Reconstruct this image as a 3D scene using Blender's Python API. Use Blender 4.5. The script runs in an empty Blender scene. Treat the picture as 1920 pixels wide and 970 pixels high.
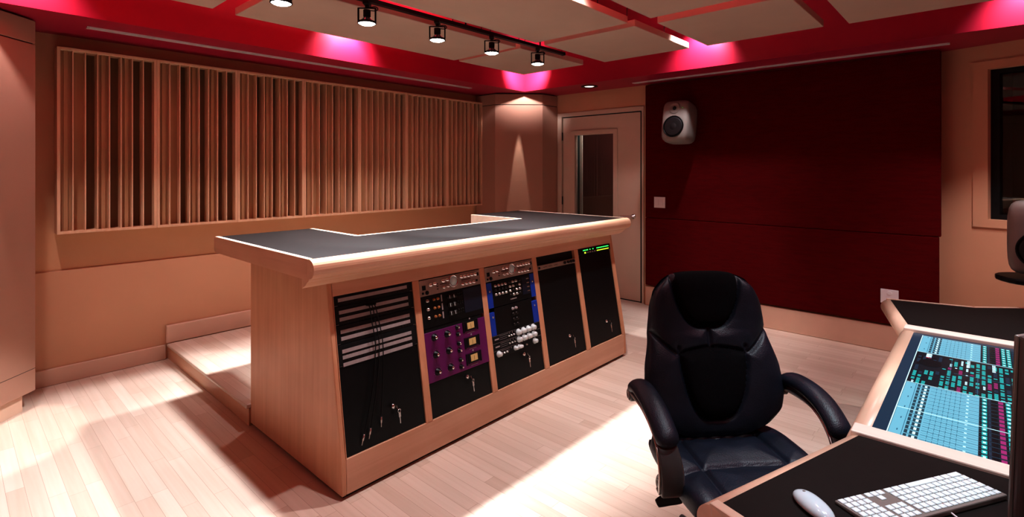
import bpy, bmesh, math, random
from mathutils import Vector, Matrix
random.seed(7)
R = math.radians
scene = bpy.context.scene
COL = scene.collection

# ------------------------------------------------------------------ materials
def nodes_of(name):
    m = bpy.data.materials.new(name)
    m.use_nodes = True
    nt = m.node_tree
    b = nt.nodes['Principled BSDF']
    return m, nt, b

def setp(b, rough=.5, spec=.5, metal=0., coat=0.):
    b.inputs['Roughness'].default_value = rough
    b.inputs['Specular IOR Level'].default_value = spec
    b.inputs['Metallic'].default_value = metal
    b.inputs['Coat Weight'].default_value = coat

def noisy(name, col, rough=.5, var=.08, scale=(6, 6, 6), metal=0., spec=.5, bump=0., detail=4., coat=0., bscale=None):
    """colour broken up by a soft noise in object space, with an optional fine bump"""
    m, nt, b = nodes_of(name)
    setp(b, rough, spec, metal, coat)
    tc = nt.nodes.new('ShaderNodeTexCoord')
    mp = nt.nodes.new('ShaderNodeMapping')
    mp.inputs['Scale'].default_value = scale
    nz = nt.nodes.new('ShaderNodeTexNoise')
    nz.inputs['Scale'].default_value = 1.0
    nz.inputs['Detail'].default_value = detail
    rp = nt.nodes.new('ShaderNodeValToRGB')
    rp.color_ramp.elements[0].position = .3
    rp.color_ramp.elements[1].position = .7
    rp.color_ramp.elements[0].color = (*[c * (1 - var) for c in col], 1)
    rp.color_ramp.elements[1].color = (*[min(1, c * (1 + var)) for c in col], 1)
    nt.links.new(tc.outputs['Object'], mp.inputs['Vector'])
    nt.links.new(mp.outputs['Vector'], nz.inputs['Vector'])
    nt.links.new(nz.outputs['Fac'], rp.inputs['Fac'])
    nt.links.new(rp.outputs['Color'], b.inputs['Base Color'])
    if bump:
        n2 = nt.nodes.new('ShaderNodeTexNoise')
        n2.inputs['Scale'].default_value = bscale or 180.
        nt.links.new(tc.outputs['Object'], n2.inputs['Vector'])
        bp = nt.nodes.new('ShaderNodeBump')
        bp.inputs['Strength'].default_value = bump
        bp.inputs['Distance'].default_value = .004
        nt.links.new(n2.outputs['Fac'], bp.inputs['Height'])
        nt.links.new(bp.outputs['Normal'], b.inputs['Normal'])
    return m

def wood(name, c1, c2, axis='z', rough=.38, fine=34., spec=.4, knots=False):
    """straight grained timber, grain along the given axis"""
    m, nt, b = nodes_of(name)
    setp(b, rough, spec)
    tc = nt.nodes.new('ShaderNodeTexCoord')
    mp = nt.nodes.new('ShaderNodeMapping')
    s = {'x': (1.1, fine, fine), 'y': (fine, 1.1, fine), 'z': (fine, fine, 1.1)}[axis]
    mp.inputs['Scale'].default_value = s
    nz = nt.nodes.new('ShaderNodeTexNoise')
    nz.inputs['Scale'].default_value = 1.; nz.inputs['Detail'].default_value = 6.
    nz.inputs['Distortion'].default_value = .6
    nb = nt.nodes.new('ShaderNodeTexNoise')
    nb.inputs['Scale'].default_value = 3.2; nb.inputs['Detail'].default_value = 3.
    mx = nt.nodes.new('ShaderNodeMath'); mx.operation = 'MULTIPLY_ADD'
    mx.inputs[1].default_value = .5
    hf = nt.nodes.new('ShaderNodeMath'); hf.operation = 'MULTIPLY'; hf.inputs[1].default_value = .5
    rp = nt.nodes.new('ShaderNodeValToRGB')
    rp.color_ramp.elements[0].position = .32; rp.color_ramp.elements[1].position = .68
    rp.color_ramp.elements[0].color = (*c1, 1); rp.color_ramp.elements[1].color = (*c2, 1)
    L = nt.links.new
    L(tc.outputs['Object'], mp.inputs['Vector']); L(mp.outputs['Vector'], nz.inputs['Vector'])
    L(tc.outputs['Object'], nb.inputs['Vector'])
    L(nb.outputs['Fac'], hf.inputs[0])
    L(nz.outputs['Fac'], mx.inputs[0]); L(hf.outputs[0], mx.inputs[2])
    L(mx.outputs[0], rp.inputs['Fac'])
    L(rp.outputs['Color'], b.inputs['Base Color'])
    return m

def planks(name, c1, c2, seam, width, length, rough=.3, coat=.15):
    """strip floor, strips running along the Y axis"""
    m, nt, b = nodes_of(name)
    setp(b, rough, .4, 0, coat)
    b.inputs['Coat Roughness'].default_value = .22
    L = nt.links.new
    tc = nt.nodes.new('ShaderNodeTexCoord')
    mp = nt.nodes.new('ShaderNodeMapping'); mp.inputs['Rotation'].default_value = (0, 0, R(90))
    br = nt.nodes.new('ShaderNodeTexBrick')
    br.offset = .37; br.offset_frequency = 3; br.squash = 1.35; br.squash_frequency = 2
    br.inputs['Scale'].default_value = 1.
    br.inputs['Brick Width'].default_value = length
    br.inputs['Row Height'].default_value = width
    br.inputs['Mortar Size'].default_value = .0008
    br.inputs['Mortar Smooth'].default_value = .3
    br.inputs['Bias'].default_value = -.1
    br.inputs['Color1'].default_value = (*c1, 1)
    br.inputs['Color2'].default_value = (*c2, 1)
    br.inputs['Mortar'].default_value = (*seam, 1)
    L(tc.outputs['Object'], mp.inputs['Vector']); L(mp.outputs['Vector'], br.inputs['Vector'])
    mp2 = nt.nodes.new('ShaderNodeMapping'); mp2.inputs['Scale'].default_value = (46, 1.6, 46)
    nz = nt.nodes.new('ShaderNodeTexNoise'); nz.inputs['Scale'].default_value = 1.; nz.inputs['Detail'].default_value = 5.
    L(tc.outputs['Object'], mp2.inputs['Vector']); L(mp2.outputs['Vector'], nz.inputs['Vector'])
    rp = nt.nodes.new('ShaderNodeValToRGB')
    rp.color_ramp.elements[0].position = .25; rp.color_ramp.elements[1].position = .75
    rp.color_ramp.elements[0].color = (.9, .88, .85, 1); rp.color_ramp.elements[1].color = (1, 1, 1, 1)
    L(nz.outputs['Fac'], rp.inputs['Fac'])
    mix = nt.nodes.new('ShaderNodeMix'); mix.data_type = 'RGBA'; mix.blend_type = 'MULTIPLY'
    mix.inputs['Factor'].default_value = 1.
    L(br.outputs['Color'], mix.inputs['A']); L(rp.outputs['Color'], mix.inputs['B'])
    L(mix.outputs['Result'], b.inputs['Base Color'])
    return m

def emit(name, col, strength, base=None):
    m, nt, b = nodes_of(name)
    b.inputs['Base Color'].default_value = (*(base or col), 1)
    b.inputs['Emission Color'].default_value = (*col, 1)
    b.inputs['Emission Strength'].default_value = strength
    setp(b, .25, .4)
    return m

def glass(name, tint=(1, 1, 1), rough=0.):
    m, nt, b = nodes_of(name)
    b.inputs['Base Color'].default_value = (*tint, 1)
    b.inputs['Transmission Weight'].default_value = 1.
    b.inputs['IOR'].default_value = 1.5
    setp(b, rough, .5)
    return m

M = {}
M['floor'] = planks('pale maple strip floor', (.81, .705, .615), (.695, .58, .49), (.50, .37, .29), .064, .52)
M['wall'] = noisy('cream wall fabric', (.67, .41, .265), .85, .03, (2, 2, 2), bump=.08, bscale=300)
M['wall_upper'] = noisy('upper wall fabric', (.66, .40, .24), .9, .04, (2, 2, 2), bump=.1, bscale=260)
M['col'] = noisy('column fabric', (.47, .285, .21), .9, .03, (2, 2, 2), bump=.12, bscale=320)
M['red'] = noisy('crimson ceiling paint', (.44, .018, .058), .42, .03, (2, 2, 2), spec=.35)
M['redfab'] = noisy('oxblood wall fabric', (.115, .001, .0025), .95, .12, (9, 9, 60), spec=.15, bump=.15, bscale=420)
M['cloud'] = noisy('beige panel fabric', (.60, .47, .38), .9, .03, (3, 3, 3), bump=.1, bscale=380)
M['white'] = noisy('white plastic', (.80, .80, .82), .35, .02)
M['base'] = noisy('cream skirting paint', (.72, .52, .40), .5, .03)
M['ivory'] = noisy('ivory door laminate', (.66, .56, .46), .45, .03, (2, 2, 2))
M['pine_shade'] = wood('shaded pine', (.42, .25, .13), (.54, .33, .19), 'z', .6)  # well shade is darkened into the pine colour
M['pine_deep_shade'] = wood('deep shaded pine', (.17, .085, .04), (.24, .125, .06), 'z', .7)  # deeper wells: stronger shade put into the pine colour
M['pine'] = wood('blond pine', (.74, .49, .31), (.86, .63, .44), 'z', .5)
M['maple_z'] = wood('maple upright grain', (.60, .315, .185), (.74, .44, .28), 'z', .36, 26)
M['maple_x'] = wood('maple long grain', (.66, .41, .27), (.78, .53, .38), 'x', .34, 30)
M['maple_y'] = wood('maple cross grain', (.64, .38, .25), (.76, .50, .35), 'y', .36, 30)
M['edge'] = wood('pale maple edging', (.66, .51, .40), (.76, .61, .49), 'x', .35, 30)
M['divider'] = wood('spotlit maple strip', (.82, .71, .62), (.90, .80, .71), 'y', .35, 30)  # maple lightened so the spotlight glare sits in the colour
M['bolster'] = wood('pale maple bolster', (.70, .50, .37), (.82, .62, .48), 'x', .32, 22)
M['lam'] = noisy('charcoal laminate', (.016, .012, .011), .62, .1, (40, 40, 40), spec=.2)
M['blk'] = noisy('black steel', (.006, .006, .007), .38, .2, (30, 30, 30), spec=.3)
M['blkm'] = noisy('matt black', (.010, .009, .010), .7, .2, (30, 30, 30), spec=.25)
M['bronze'] = noisy('dark bronze', (.03, .022, .02), .4, .2, metal=.6)
M['steel'] = noisy('brushed steel', (.62, .60, .58), .3, .05, (90, 4, 90), metal=1.)
M['chrome'] = noisy('polished chrome', (.8, .8, .8), .12, .02, metal=1.)
M['silver'] = noisy('champagne faceplate', (.44, .37, .32), .38, .06, (50, 8, 50), metal=.35)
M['purple'] = noisy('violet faceplate', (.155, .007, .125), .4, .06, (20, 20, 20))
M['blue'] = noisy('cobalt ear panel', (.008, .055, .42), .3, .06, (20, 20, 20))
M['label'] = noisy('paper label strip', (.40, .36, .36), .7, .06, (60, 5, 60))
M['amber'] = emit('meter dial', (.75, .50, .18), .12, (.55, .40, .2))
M['meter'] = emit('pale meter dial', (.6, .65, .6), .06, (.5, .52, .48))
M['green'] = emit('green led', (.05, .9, .15), 1.6)
M['yellow'] = emit('yellow green led', (.55, .8, .05), 1.3)
M['orange'] = noisy('amber knob cap', (.45, .18, .05), .4)
M['knobw'] = noisy('clear knob cap', (.72, .80, .80), .2, .05, spec=.6)
M['dkblue'] = noisy('navy module face', (.010, .014, .035), .45, .1)
M['leather'] = noisy('navy black leather', (.0135, .0185, .034), .42, .22, (14, 14, 14), spec=.5, bump=.25, bscale=240)
M['leather_seat'] = noisy('navy black seat leather', (.0145, .0205, .038), .44, .22, (14, 14, 14), spec=.5, bump=.25, bscale=240)
M['mesh'] = noisy('black mesh cloth', (.006, .0055, .0075), .9, .2, (90, 90, 90), spec=.12, bump=.3, bscale=700)
M['armplastic'] = noisy('grey black plastic', (.075, .070, .070), .35, .1, spec=.5)
M['alum'] = noisy('grey aluminium', (.30, .28, .26), .42, .03, metal=.25)
M['spk'] = noisy('grey speaker enamel', (.29, .272, .25), .42, .03)
M['cone'] = noisy('black speaker cone', (.012, .010, .012), .6, .1)
M['glass'] = glass('clear pane')
M['glassdk'] = glass('smoked pane', (.82, .86, .88))
M['lens'] = emit('lamp lens', (1., .97, .93), 26.)
M['lenslow'] = emit('downlight lens', (1., .9, .8), 1.6)
M['bulb'] = noisy('dichroic reflector', (.35, .50, .52), .12, .1, metal=.8)
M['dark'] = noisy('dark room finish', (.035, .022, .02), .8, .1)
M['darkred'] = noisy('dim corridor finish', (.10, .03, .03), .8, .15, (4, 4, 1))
M['teal'] = noisy('teal glazing edge', (.05, .12, .13), .3)
M['post'] = noisy('pale glazing post', (.55, .60, .55), .5)
M['keyw'] = noisy('white key cap with screen glow tint', (.78, .92, .95), .35, .02)  # cyan screen glow tinted into the white of the keys
M['mousew'] = noisy('white gloss shell with screen glow tint', (.66, .82, .88), .14, .02, spec=.6)  # mouse white carries the cyan glow of the screen in its colour
M['monback'] = noisy('dark monitor shell', (.12, .085, .08), .5, .06)
M['ui_frame'] = emit('screen margin', (.022, .055, .10), .8, (.01, .012, .016))
M['ui_dark'] = emit('screen dark panel', (.012, .022, .034), .5, (.01, .01, .012))
M['ui_light'] = emit('screen blue panel', (.16, .40, .51), 1.1, (.01, .01, .012))
M['ui_line'] = emit('screen fader slot', (.05, .20, .30), .7, (.01, .01, .012))
M['ui_knob'] = emit('screen fader cap', (.035, .10, .14), .7, (.01, .01, .012))
M['ui_hi'] = emit('screen highlight', (.55, .80, .88), 1.1, (.01, .01, .012))
M['ui_cyan'] = emit('screen cyan button', (.03, .46, .46), 1.0, (.01, .01, .012))
M['ui_blk'] = emit('screen black button', (.006, .012, .016), .4, (.01, .01, .012))
M['ui_mag'] = emit('screen magenta button', (.48, .05, .25), .7, (.01, .01, .012))
M['ui_red'] = emit('screen red button', (.55, .03, .05), .8, (.01, .01, .012))
M['scr_off'] = noisy('black display glass', (.006, .006, .008), .08, .02)

# ------------------------------------------------------------------ mesh helpers
def NB():
    return bmesh.new()

def add_box(bm, x0, x1, y0, y1, z0, z1, mi=0):
    v = [bm.verts.new((x, y, z)) for x in (x0, x1) for y in (y0, y1) for z in (z0, z1)]
    for q in ((0, 1, 3, 2), (4, 6, 7, 5), (0, 4, 5, 1), (2, 3, 7, 6), (0, 2, 6, 4), (1, 5, 7, 3)):
        f = bm.faces.new([v[i] for i in q]); f.material_index = mi
    return v

def add_prism(bm, poly, z0, z1, mi=0):
    """polygon in XY (counter clockwise) between two heights"""
    a = [bm.verts.new((x, y, z0)) for x, y in poly]
    b = [bm.verts.new((x, y, z1)) for x, y in poly]
    n = len(poly)
    bm.faces.new(list(reversed(a))).material_index = mi
    bm.faces.new(b).material_index = mi
    for i in range(n):
        bm.faces.new((a[i], a[(i + 1) % n], b[(i + 1) % n], b[i])).material_index = mi

def add_profile_x(bm, prof, x0, x1, mi=0):
    """profile of (y, z) pairs extruded along X"""
    a = [bm.verts.new((x0, y, z)) for y, z in prof]
    b = [bm.verts.new((x1, y, z)) for y, z in prof]
    n = len(prof)
    bm.faces.new(a).material_index = mi
    bm.faces.new(list(reversed(b))).material_index = mi
    for i in range(n):
        bm.faces.new((a[i], b[i], b[(i + 1) % n], a[(i + 1) % n])).material_index = mi

def frame_of(d):
    d = d.normalized()
    u = d.orthogonal().normalized() if abs(d.z) > .95 else d.cross(Vector((0, 0, 1))).normalized()
    return u, d.cross(u).normalized()

def add_cyl(bm, p, q, r, r2=None, n=16, mi=0, cap=True):
    p, q = Vector(p), Vector(q)
    r2 = r if r2 is None else r2
    u, w = frame_of(q - p)
    A, B = [], []
    for i in range(n):
        a = 2 * math.pi * i / n
        d = u * math.cos(a) + w * math.sin(a)
        A.append(bm.verts.new(p + d * r)); B.append(bm.verts.new(q + d * r2))
    for i in range(n):
        f = bm.faces.new((A[i], A[(i + 1) % n], B[(i + 1) % n], B[i])); f.material_index = mi; f.smooth = True
    if cap:
        bm.faces.new(list(reversed(A))).material_index = mi
        bm.faces.new(B).material_index = mi

def add_lathe(bm, prof, org=(0, 0, 0), axis=(0, 0, 1), n=24, mi=0):
    """(radius, height) pairs turned round an axis; closed at both ends when radius is 0"""
    org = Vector(org); d = Vector(axis).normalized(); u, w = frame_of(d)
    rings = []
    for r, hh in prof:
        if r < 1e-6:
            rings.append([bm.verts.new(org + d * hh)])
        else:
            rings.append([bm.verts.new(org + d * hh + (u * math.cos(2 * math.pi * i / n) + w * math.sin(2 * math.pi * i / n)) * r) for i in range(n)])
    for A, B in zip(rings, rings[1:]):
        for i in range(n):
            j = (i + 1) % n
            if len(A) == 1 and len(B) == 1: continue
            if len(A) == 1: f = bm.faces.new((A[0], B[j], B[i]))
            elif len(B) == 1: f = bm.faces.new((A[i], A[j], B[0]))
            else: f = bm.faces.new((A[i], A[j], B[j], B[i]))
            f.smooth = True; f.material_index = mi
    if len(rings[0]) > 1: bm.faces.new(list(reversed(rings[0]))).material_index = mi
    if len(rings[-1]) > 1: bm.faces.new(rings[-1]).material_index = mi

def spline(pts, k=8):
    P = [Vector(p) for p in pts]; out = []
    for i in range(len(P) - 1):
        a = P[max(i - 1, 0)]; b = P[i]; c = P[i + 1]; d = P[min(i + 2, len(P) - 1)]
        for j in range(k):
            t = j / k
            out.append(.5 * ((2 * b) + (c - a) * t + (2 * a - 5 * b + 4 * c - d) * t * t + (3 * b - a - 3 * c + d) * t ** 3))
    out.append(P[-1]); return out

def add_sweep(bm, path, section, up=(1, 0, 0), mi=0, smooth=True):
    """section (a, b) offsets: a along `up`, b along up x tangent; section may be a function of t"""
    P = [Vector(p) for p in path]; up = Vector(up).normalized(); rings = []
    for i, p in enumerate(P):
        t = (P[min(i + 1, len(P) - 1)] - P[max(i - 1, 0)]).normalized()
        w = up.cross(t).normalized(); uu = t.cross(w).normalized()
        s = section(i / (len(P) - 1)) if callable(section) else section
        rings.append([bm.verts.new(p + uu * a + w * b) for a, b in s])
    n = len(rings[0])
    for A, B in zip(rings, rings[1:]):
        for i in range(n):
            f = bm.faces.new((A[i], A[(i + 1) % n], B[(i + 1) % n], B[i])); f.smooth = smooth; f.material_index = mi
    bm.faces.new(list(reversed(rings[0]))).material_index = mi
    bm.faces.new(rings[-1]).material_index = mi

def circle(r, n=10, ry=None):
    ry = r if ry is None else ry
    return [(r * math.cos(2 * math.pi * i / n), ry * math.sin(2 * math.pi * i / n)) for i in range(n)]

def add_tube(bm, pts, r, n=8, k=8, mi=0):
    path = spline(pts, k) if k > 1 else [Vector(p) for p in pts]
    d = path[-1] - path[0]
    up = Vector((1, 0, 0)) if abs(d.normalized().x) < .8 else Vector((0, 0, 1))
    add_sweep(bm, path, circle(r, n), up, mi)

def bevel(bm, w, seg=2, angle=.5):
    bmesh.ops.remove_doubles(bm, verts=bm.verts[:], dist=1e-6)
    bm.normal_update()
    ed = [e for e in bm.edges if len(e.link_faces) == 2 and e.calc_face_angle(0) > angle]
    if ed: bmesh.ops.bevel(bm, geom=ed, offset=w, segments=seg, profile=.5, affect='EDGES', clamp_overlap=True)

def finish(bm, name, mats, smooth=None):
    bmesh.ops.recalc_face_normals(bm, faces=bm.faces[:])
    me = bpy.data.meshes.new(name)
    bm.to_mesh(me); bm.free()
    for m in (mats if isinstance(mats, (list, tuple)) else [mats]): me.materials.append(m)
    if smooth: me.polygons.foreach_set('use_smooth', [True] * len(me.polygons))
    return me

def offset_of(o):
    v = Vector((0, 0, 0))
    while o is not None:
        v += o.location; o = o.parent
    return v

def obj(name, bm, mats, parent=None, world=False, smooth=False, label=None):
    """links one mesh object; world=True: the shape was written in room coordinates"""
    me = finish(bm, name, mats, smooth)
    if world and parent is not None:
        me.transform(Matrix.Translation(-offset_of(parent)))
    o = bpy.data.objects.new(name, me); COL.objects.link(o)
    o.parent = parent
    if label: o['label'] = label
    return o

def tag(o, label, cat, group=None, kind=None):
    o['label'] = label; o['category'] = cat
    if group: o['group'] = group
    if kind: o['kind'] = kind
    return o

def thing(name, label, cat, loc=(0, 0, 0), rot=(0, 0, 0), group=None):
    o = bpy.data.objects.new(name, None); COL.objects.link(o)
    o.location = loc; o.rotation_euler = rot; o.empty_display_size = .1
    return tag(o, label, cat, group)

def struct(name, bm, mats, parent=None):
    o = obj(name, bm, mats, parent)
    if parent is None: o['kind'] = 'structure'
    return o

def dup(root, loc, label=None, rot=None):
    r = root.copy(); COL.objects.link(r); r.location = loc
    if rot is not None: r.rotation_euler = rot
    if label: r['label'] = label
    for ch in list(root.children):
        c = ch.copy(); COL.objects.link(c); c.parent = r
        for g in list(ch.children):
            d = g.copy(); COL.objects.link(d); d.parent = c
    return r

# ------------------------------------------------------------------ room
XW, YW, ZS, ZC = 5.23, 4.76, 2.42, 2.85          # red wall, diffuser wall, soffit, coffer
b = NB(); add_box(b, -2.0, 7.2, -3.0, 5.0, -.08, 0); struct('floor', b, M['floor'])
# long wall behind the diffusers: lower dado stands 12 mm proud of the upper fabric
b = NB(); add_box(b, -1.4, XW + .2, YW, YW + .12, .0, ZC)
struct('wall_left', b, M['wall_upper'])
b = NB(); add_box(b, -1.2, XW, YW - .014, YW - .0005, 0, .78); bevel(b, .004, 1)
struct('trim_1', b, M['wall'])
b = NB(); add_box(b, -1.2, 1.175, YW - .03, YW - .0145, 0, .115); bevel(b, .004, 1)
struct('baseboard_left', b, M['base'])
b = NB(); add_box(b, 1.175, 4.6, YW - .045, YW - .0145, .1255, .262); bevel(b, .004, 1)
struct('baseboard_back', b, M['base'])
# wall with the door and the red fabric
DY0, DY1, DZ = 2.79, 3.985, 2.19
b = NB()
add_box(b, XW, XW + .15, DY1, YW, 0, ZC)
add_box(b, XW, XW + .15, DY0, DY1, DZ, ZC)
add_box(b, XW, XW + .15, .33, DY0, 0, ZC)
struct('wall_right', b, M['wall'])
b = NB(); add_box(b, XW - .035, XW - .0005, .36, DY0 - .03, 0, .21); bevel(b, .005, 1)
struct('baseboard_right', b, M['base'])
# splayed wall with the studio window
WA = Vector((5.356, .269, 0)); WD = Vector((-.278, -.9606, 0)).normalized(); WN = Vector((-WD.y, WD.x, 0))  # WN points out of the room
if WN.x < 0: WN = -WN
def wpt(t, n, z): p = WA + WD * t + WN * n; return (p.x, p.y, z)
def wbox(bm, t0, t1, n0, n1, z0, z1):
    v = [bm.verts.new(wpt(t, n, z)) for t in (t0, t1) for n in (n0, n1) for z in (z0, z1)]
    for q in ((0, 1, 3, 2), (4, 6, 7, 5), (0, 4, 5, 1), (2, 3, 7, 6), (0, 2, 6, 4), (1, 5, 7, 3)):
        bm.faces.new([v[i] for i in q])
W0, W1, WZ0, WZ1 = .209, 1.75, 1.05, 2.297
b = NB()
wbox(b, -.06, W0, 0, .2, 0, ZC); wbox(b, W1, 3.2, 0, .2, 0, ZC)
wbox(b, W0, W1, 0, .2, 0, WZ0); wbox(b, W0, W1, 0, .2, WZ1, ZC)
struct('wall_front', b, M['wall'])
wr = NB()
wbox(wr, W0, W0 + .088, -.012, .2, WZ0, WZ1); wbox(wr, W1 - .088, W1, -.012, .2, WZ0, WZ1)
wbox(wr, W0 + .088, W1 - .088, -.012, .2, WZ0, WZ0 + .06); wbox(wr, W0 + .088, W1 - .088, -.012, .2, WZ1 - .062, WZ1)
win = struct('window_1', wr, M['wall'])
b = NB()
t0, t1, z0, z1 = W0 + .088, W1 - .088, WZ0 + .06, WZ1 - .062
for a in ((t0, t0 + .05, z0, z1), (t1 - .05, t1, z0, z1), (t0 + .05, t1 - .05, z0, z0 + .035), (t0 + .05, t1 - .05, z1 - .035, z1)):
    wbox(b, a[0], a[1], .05, .12, a[2], a[3])
obj('window_frame', b, M['blkm'], win)
b = NB(); wbox(b, t0 + .05, t1 - .05, .08, .09, z0 + .035, z1 - .035); obj('window_pane', b, M['glass'], win)
# dim live room behind the glass
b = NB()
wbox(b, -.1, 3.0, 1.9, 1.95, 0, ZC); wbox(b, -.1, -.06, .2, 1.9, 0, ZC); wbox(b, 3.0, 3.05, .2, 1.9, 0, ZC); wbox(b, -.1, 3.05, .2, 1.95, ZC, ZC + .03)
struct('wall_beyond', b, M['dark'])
# remaining walls, behind the camera
b = NB(); add_box(b, -1.5, -1.35, -2.7, YW, 0, ZC); struct('wall_back', b, M['wall'])
b = NB(); add_box(b, -1.5, 5.3, -2.8, -2.65, 0, ZC); struct('wall_near', b, M['wall'])
# ceiling: coffer plus the dropped soffit ring
b = NB()
add_box(b, -2, 7.2, -3, 5.0, ZC, ZC + .06)
add_box(b, -1.5, 5.6, 4.08, YW + .1, ZS, ZC)
add_box(b, 4.70, 5.6, -2.8, 4.08, ZS, ZC)
add_box(b, -1.5, -.75, -2.8, 4.08, ZS, ZC)
add_box(b, -.75, 4.70, -2.8, -1.75, ZS, ZC)
struct('ceiling', b, M['red'])
# angled corner columns: plinth, body, cornice strip over a shadow gap
def column(name, poly, zs):
    b = NB(); add_prism(b, poly, .108, zs - .006); add_prism(b, poly, zs, ZS - .012)
    cx = sum(p[0] for p in poly) / len(poly); cy = sum(p[1] for p in poly) / len(poly)
    bevel(b, .004, 1, 1.0)
    o = struct(name, b, M['col'])
    sm = [(cx + (x - cx) * .93, cy + (y - cy) * .93) for x, y in poly]
    b = NB(); add_prism(b, sm, 0, .108); obj('plinth', b, M['base'], o)
    b = NB(); add_prism(b, [(cx + (x - cx) * .985, cy + (y - cy) * .985) for x, y in poly], zs - .007, zs + .001); add_prism(b, sm, ZS - .013, ZS - .0005); obj('shadow_gap', b, M['blkm'], o)
    b = NB(); add_prism(b, [(cx + (x - cx) * 1.0006, cy + (y - cy) * 1.0006) for x, y in poly], .246, .249); obj('joint', b, M['bronze'], o)
column('wall_corner_left', [(.387, 4.372), (.387, 4.744), (-1.34, 4.744), (-1.34, 2.645)], 2.266)
column('wall_corner_right', [(4.53, 4.744), (4.53, 4.41), (4.94, 4.0), (5.228, 3.992), (5.228, 4.744)], 2.28)
# the raised platform behind the desk
b = NB(); add_box(b, 1.19, 4.5, 3.142, YW - .0145, .0005, .10); struct('trim_2', b, M['maple_y'])
b = NB(); add_box(b, 1.175, 4.5, 3.142, YW - .046, .1002, .125); bevel(b, .008, 2); struct('floor_platform', b, M['floor'])

# door with a vision panel
dr = NB()
Y0, Y1, ZT = 2.838, 3.906, 2.128
wy0, wy1, wz0, wz1 = 3.182, 3.724, .92, 1.905
xf = XW + .005
add_box(dr, xf, xf + .05, Y0, wy0, .012, ZT); add_box(dr, xf, xf + .05, wy1, Y1, .012, ZT)
add_box(dr, xf, xf + .05, wy0, wy1, .012, wz0); add_box(dr, xf, xf + .05, wy0, wy1, wz1, ZT)
door = struct('door_1', dr, M['ivory'])
b = NB()
for a in ((wy0 - .055, wy0, wz0 - .05, wz1 + .055), (wy1, wy1 + .055, wz0 - .05, wz1 + .055), (wy0, wy1, wz1, wz1 + .055), (wy0, wy1, wz0 - .05, wz0)):
    add_box(b, xf - .012, xf, a[0], a[1], a[2], a[3])
bevel(b, .004, 1); obj('vision_panel_frame', b, M['ivory'], door)
b = NB(); add_box(b, xf + .02, xf + .028, wy0, wy1, wz0, wz1); obj('vision_pane', b, M['glassdk'], door)
b = NB(); add_box(b, XW + .004, XW + .06, Y0 - .022, Y0 - .001, 0, ZT + .008); add_box(b, XW + .004, XW + .06, Y0, Y1, ZT + .001, ZT + .011)
add_box(b, XW + .01, XW + .05, Y0, Y1, 0.0005, .011)
obj('door_seal', b, M['blkm'], door)
b = NB()
add_lathe(b, [(.026, 0), (.026, .008), (.012, .01), (.012, .05)], (xf, 2.925, .958), (-1, 0, 0), 20)
add_tube(b, [(xf - .05, 2.925, .958), (xf - .056, 2.95, .958), (xf - .056, 3.06, .955)], .009, 10)
obj('door_handle', b, M['steel'], door)
b = NB()
for z in (.3, 1.1, 1.9): add_cyl(b, (XW - .004, Y1 + .006, z - .05), (XW - .004, Y1 + .006, z + .05), .008, n=10)
obj('hinge', b, M['bronze'], door)
b = NB()
add_box(b, XW - .012, XW + .15, DY0, Y0 - .022, 0, DZ); add_box(b, XW - .012, XW + .15, Y1 + .012, DY1, 0, DZ); add_box(b, XW - .012, XW + .15, Y0 - .022, Y1 + .012, ZT + .012, DZ)
bevel(b, .004, 1); struct('trim_3', b, M['ivory'])
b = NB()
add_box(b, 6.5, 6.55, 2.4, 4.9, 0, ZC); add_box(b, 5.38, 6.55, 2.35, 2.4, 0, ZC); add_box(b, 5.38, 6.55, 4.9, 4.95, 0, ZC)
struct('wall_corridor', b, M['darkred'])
b = NB(); add_box(b, 5.62, 5.64, 3.888, 3.922, 0, 2.4, 1); add_box(b, 5.62, 5.64, 3.922, 4.25, 0, 2.4, 0); struct('trim_4', b, [M['teal'], M['post']])

# ------------------------------------------------------------------ red fabric panels, plates
b = NB(); add_box(b, 5.182, 5.2295, .252, 2.752, .962, 2.405); bevel(b, .008, 2)
tag(obj('fabric_wall_panel', b, M['redfab']), 'tall dark oxblood fabric wall panel carrying the grey loudspeaker', 'wall panel', 'red fabric panels beside the door')
b = NB(); add_box(b, 5.182, 5.2295, .264, 2.752, .225, .960); bevel(b, .008, 2)
tag(obj('fabric_wall_panel', b, M['redfab']), 'low deep red fabric panel above the cream skirting behind the office chair', 'wall panel', 'red fabric panels beside the door')

def plate(name, label, y, z, w, hgt, rockers):
    t = thing(name, label, 'switch plate' if rockers else 'outlet', (5.181, y, z))
    b = NB(); add_box(b, -.008, 0, -w / 2, w / 2, -hgt / 2, hgt / 2); bevel(b, .003, 2); obj('cover_plate', b, M['white'], t)
    for s in (-1, 1):
        b = NB()
        if rockers: add_box(b, -.013, -.0075, s * .024 - .016, s * .024 + .016, -.033, .033)
        else: add_cyl(b, (-.011, 0, s * .028), (-.0075, 0, s * .028), .017, n=20)
        bevel(b, .0015, 1); obj('rocker_switch' if rockers else 'socket', b, M['white'], t)
plate('light_switch', 'white double switch plate on the red fabric beside the door', 2.58, 1.133, .128, .117, True)
plate('wall_outlet', 'white outlet plate low on the red fabric behind the mixing desk', .575, .452, .12, .115, False)

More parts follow.
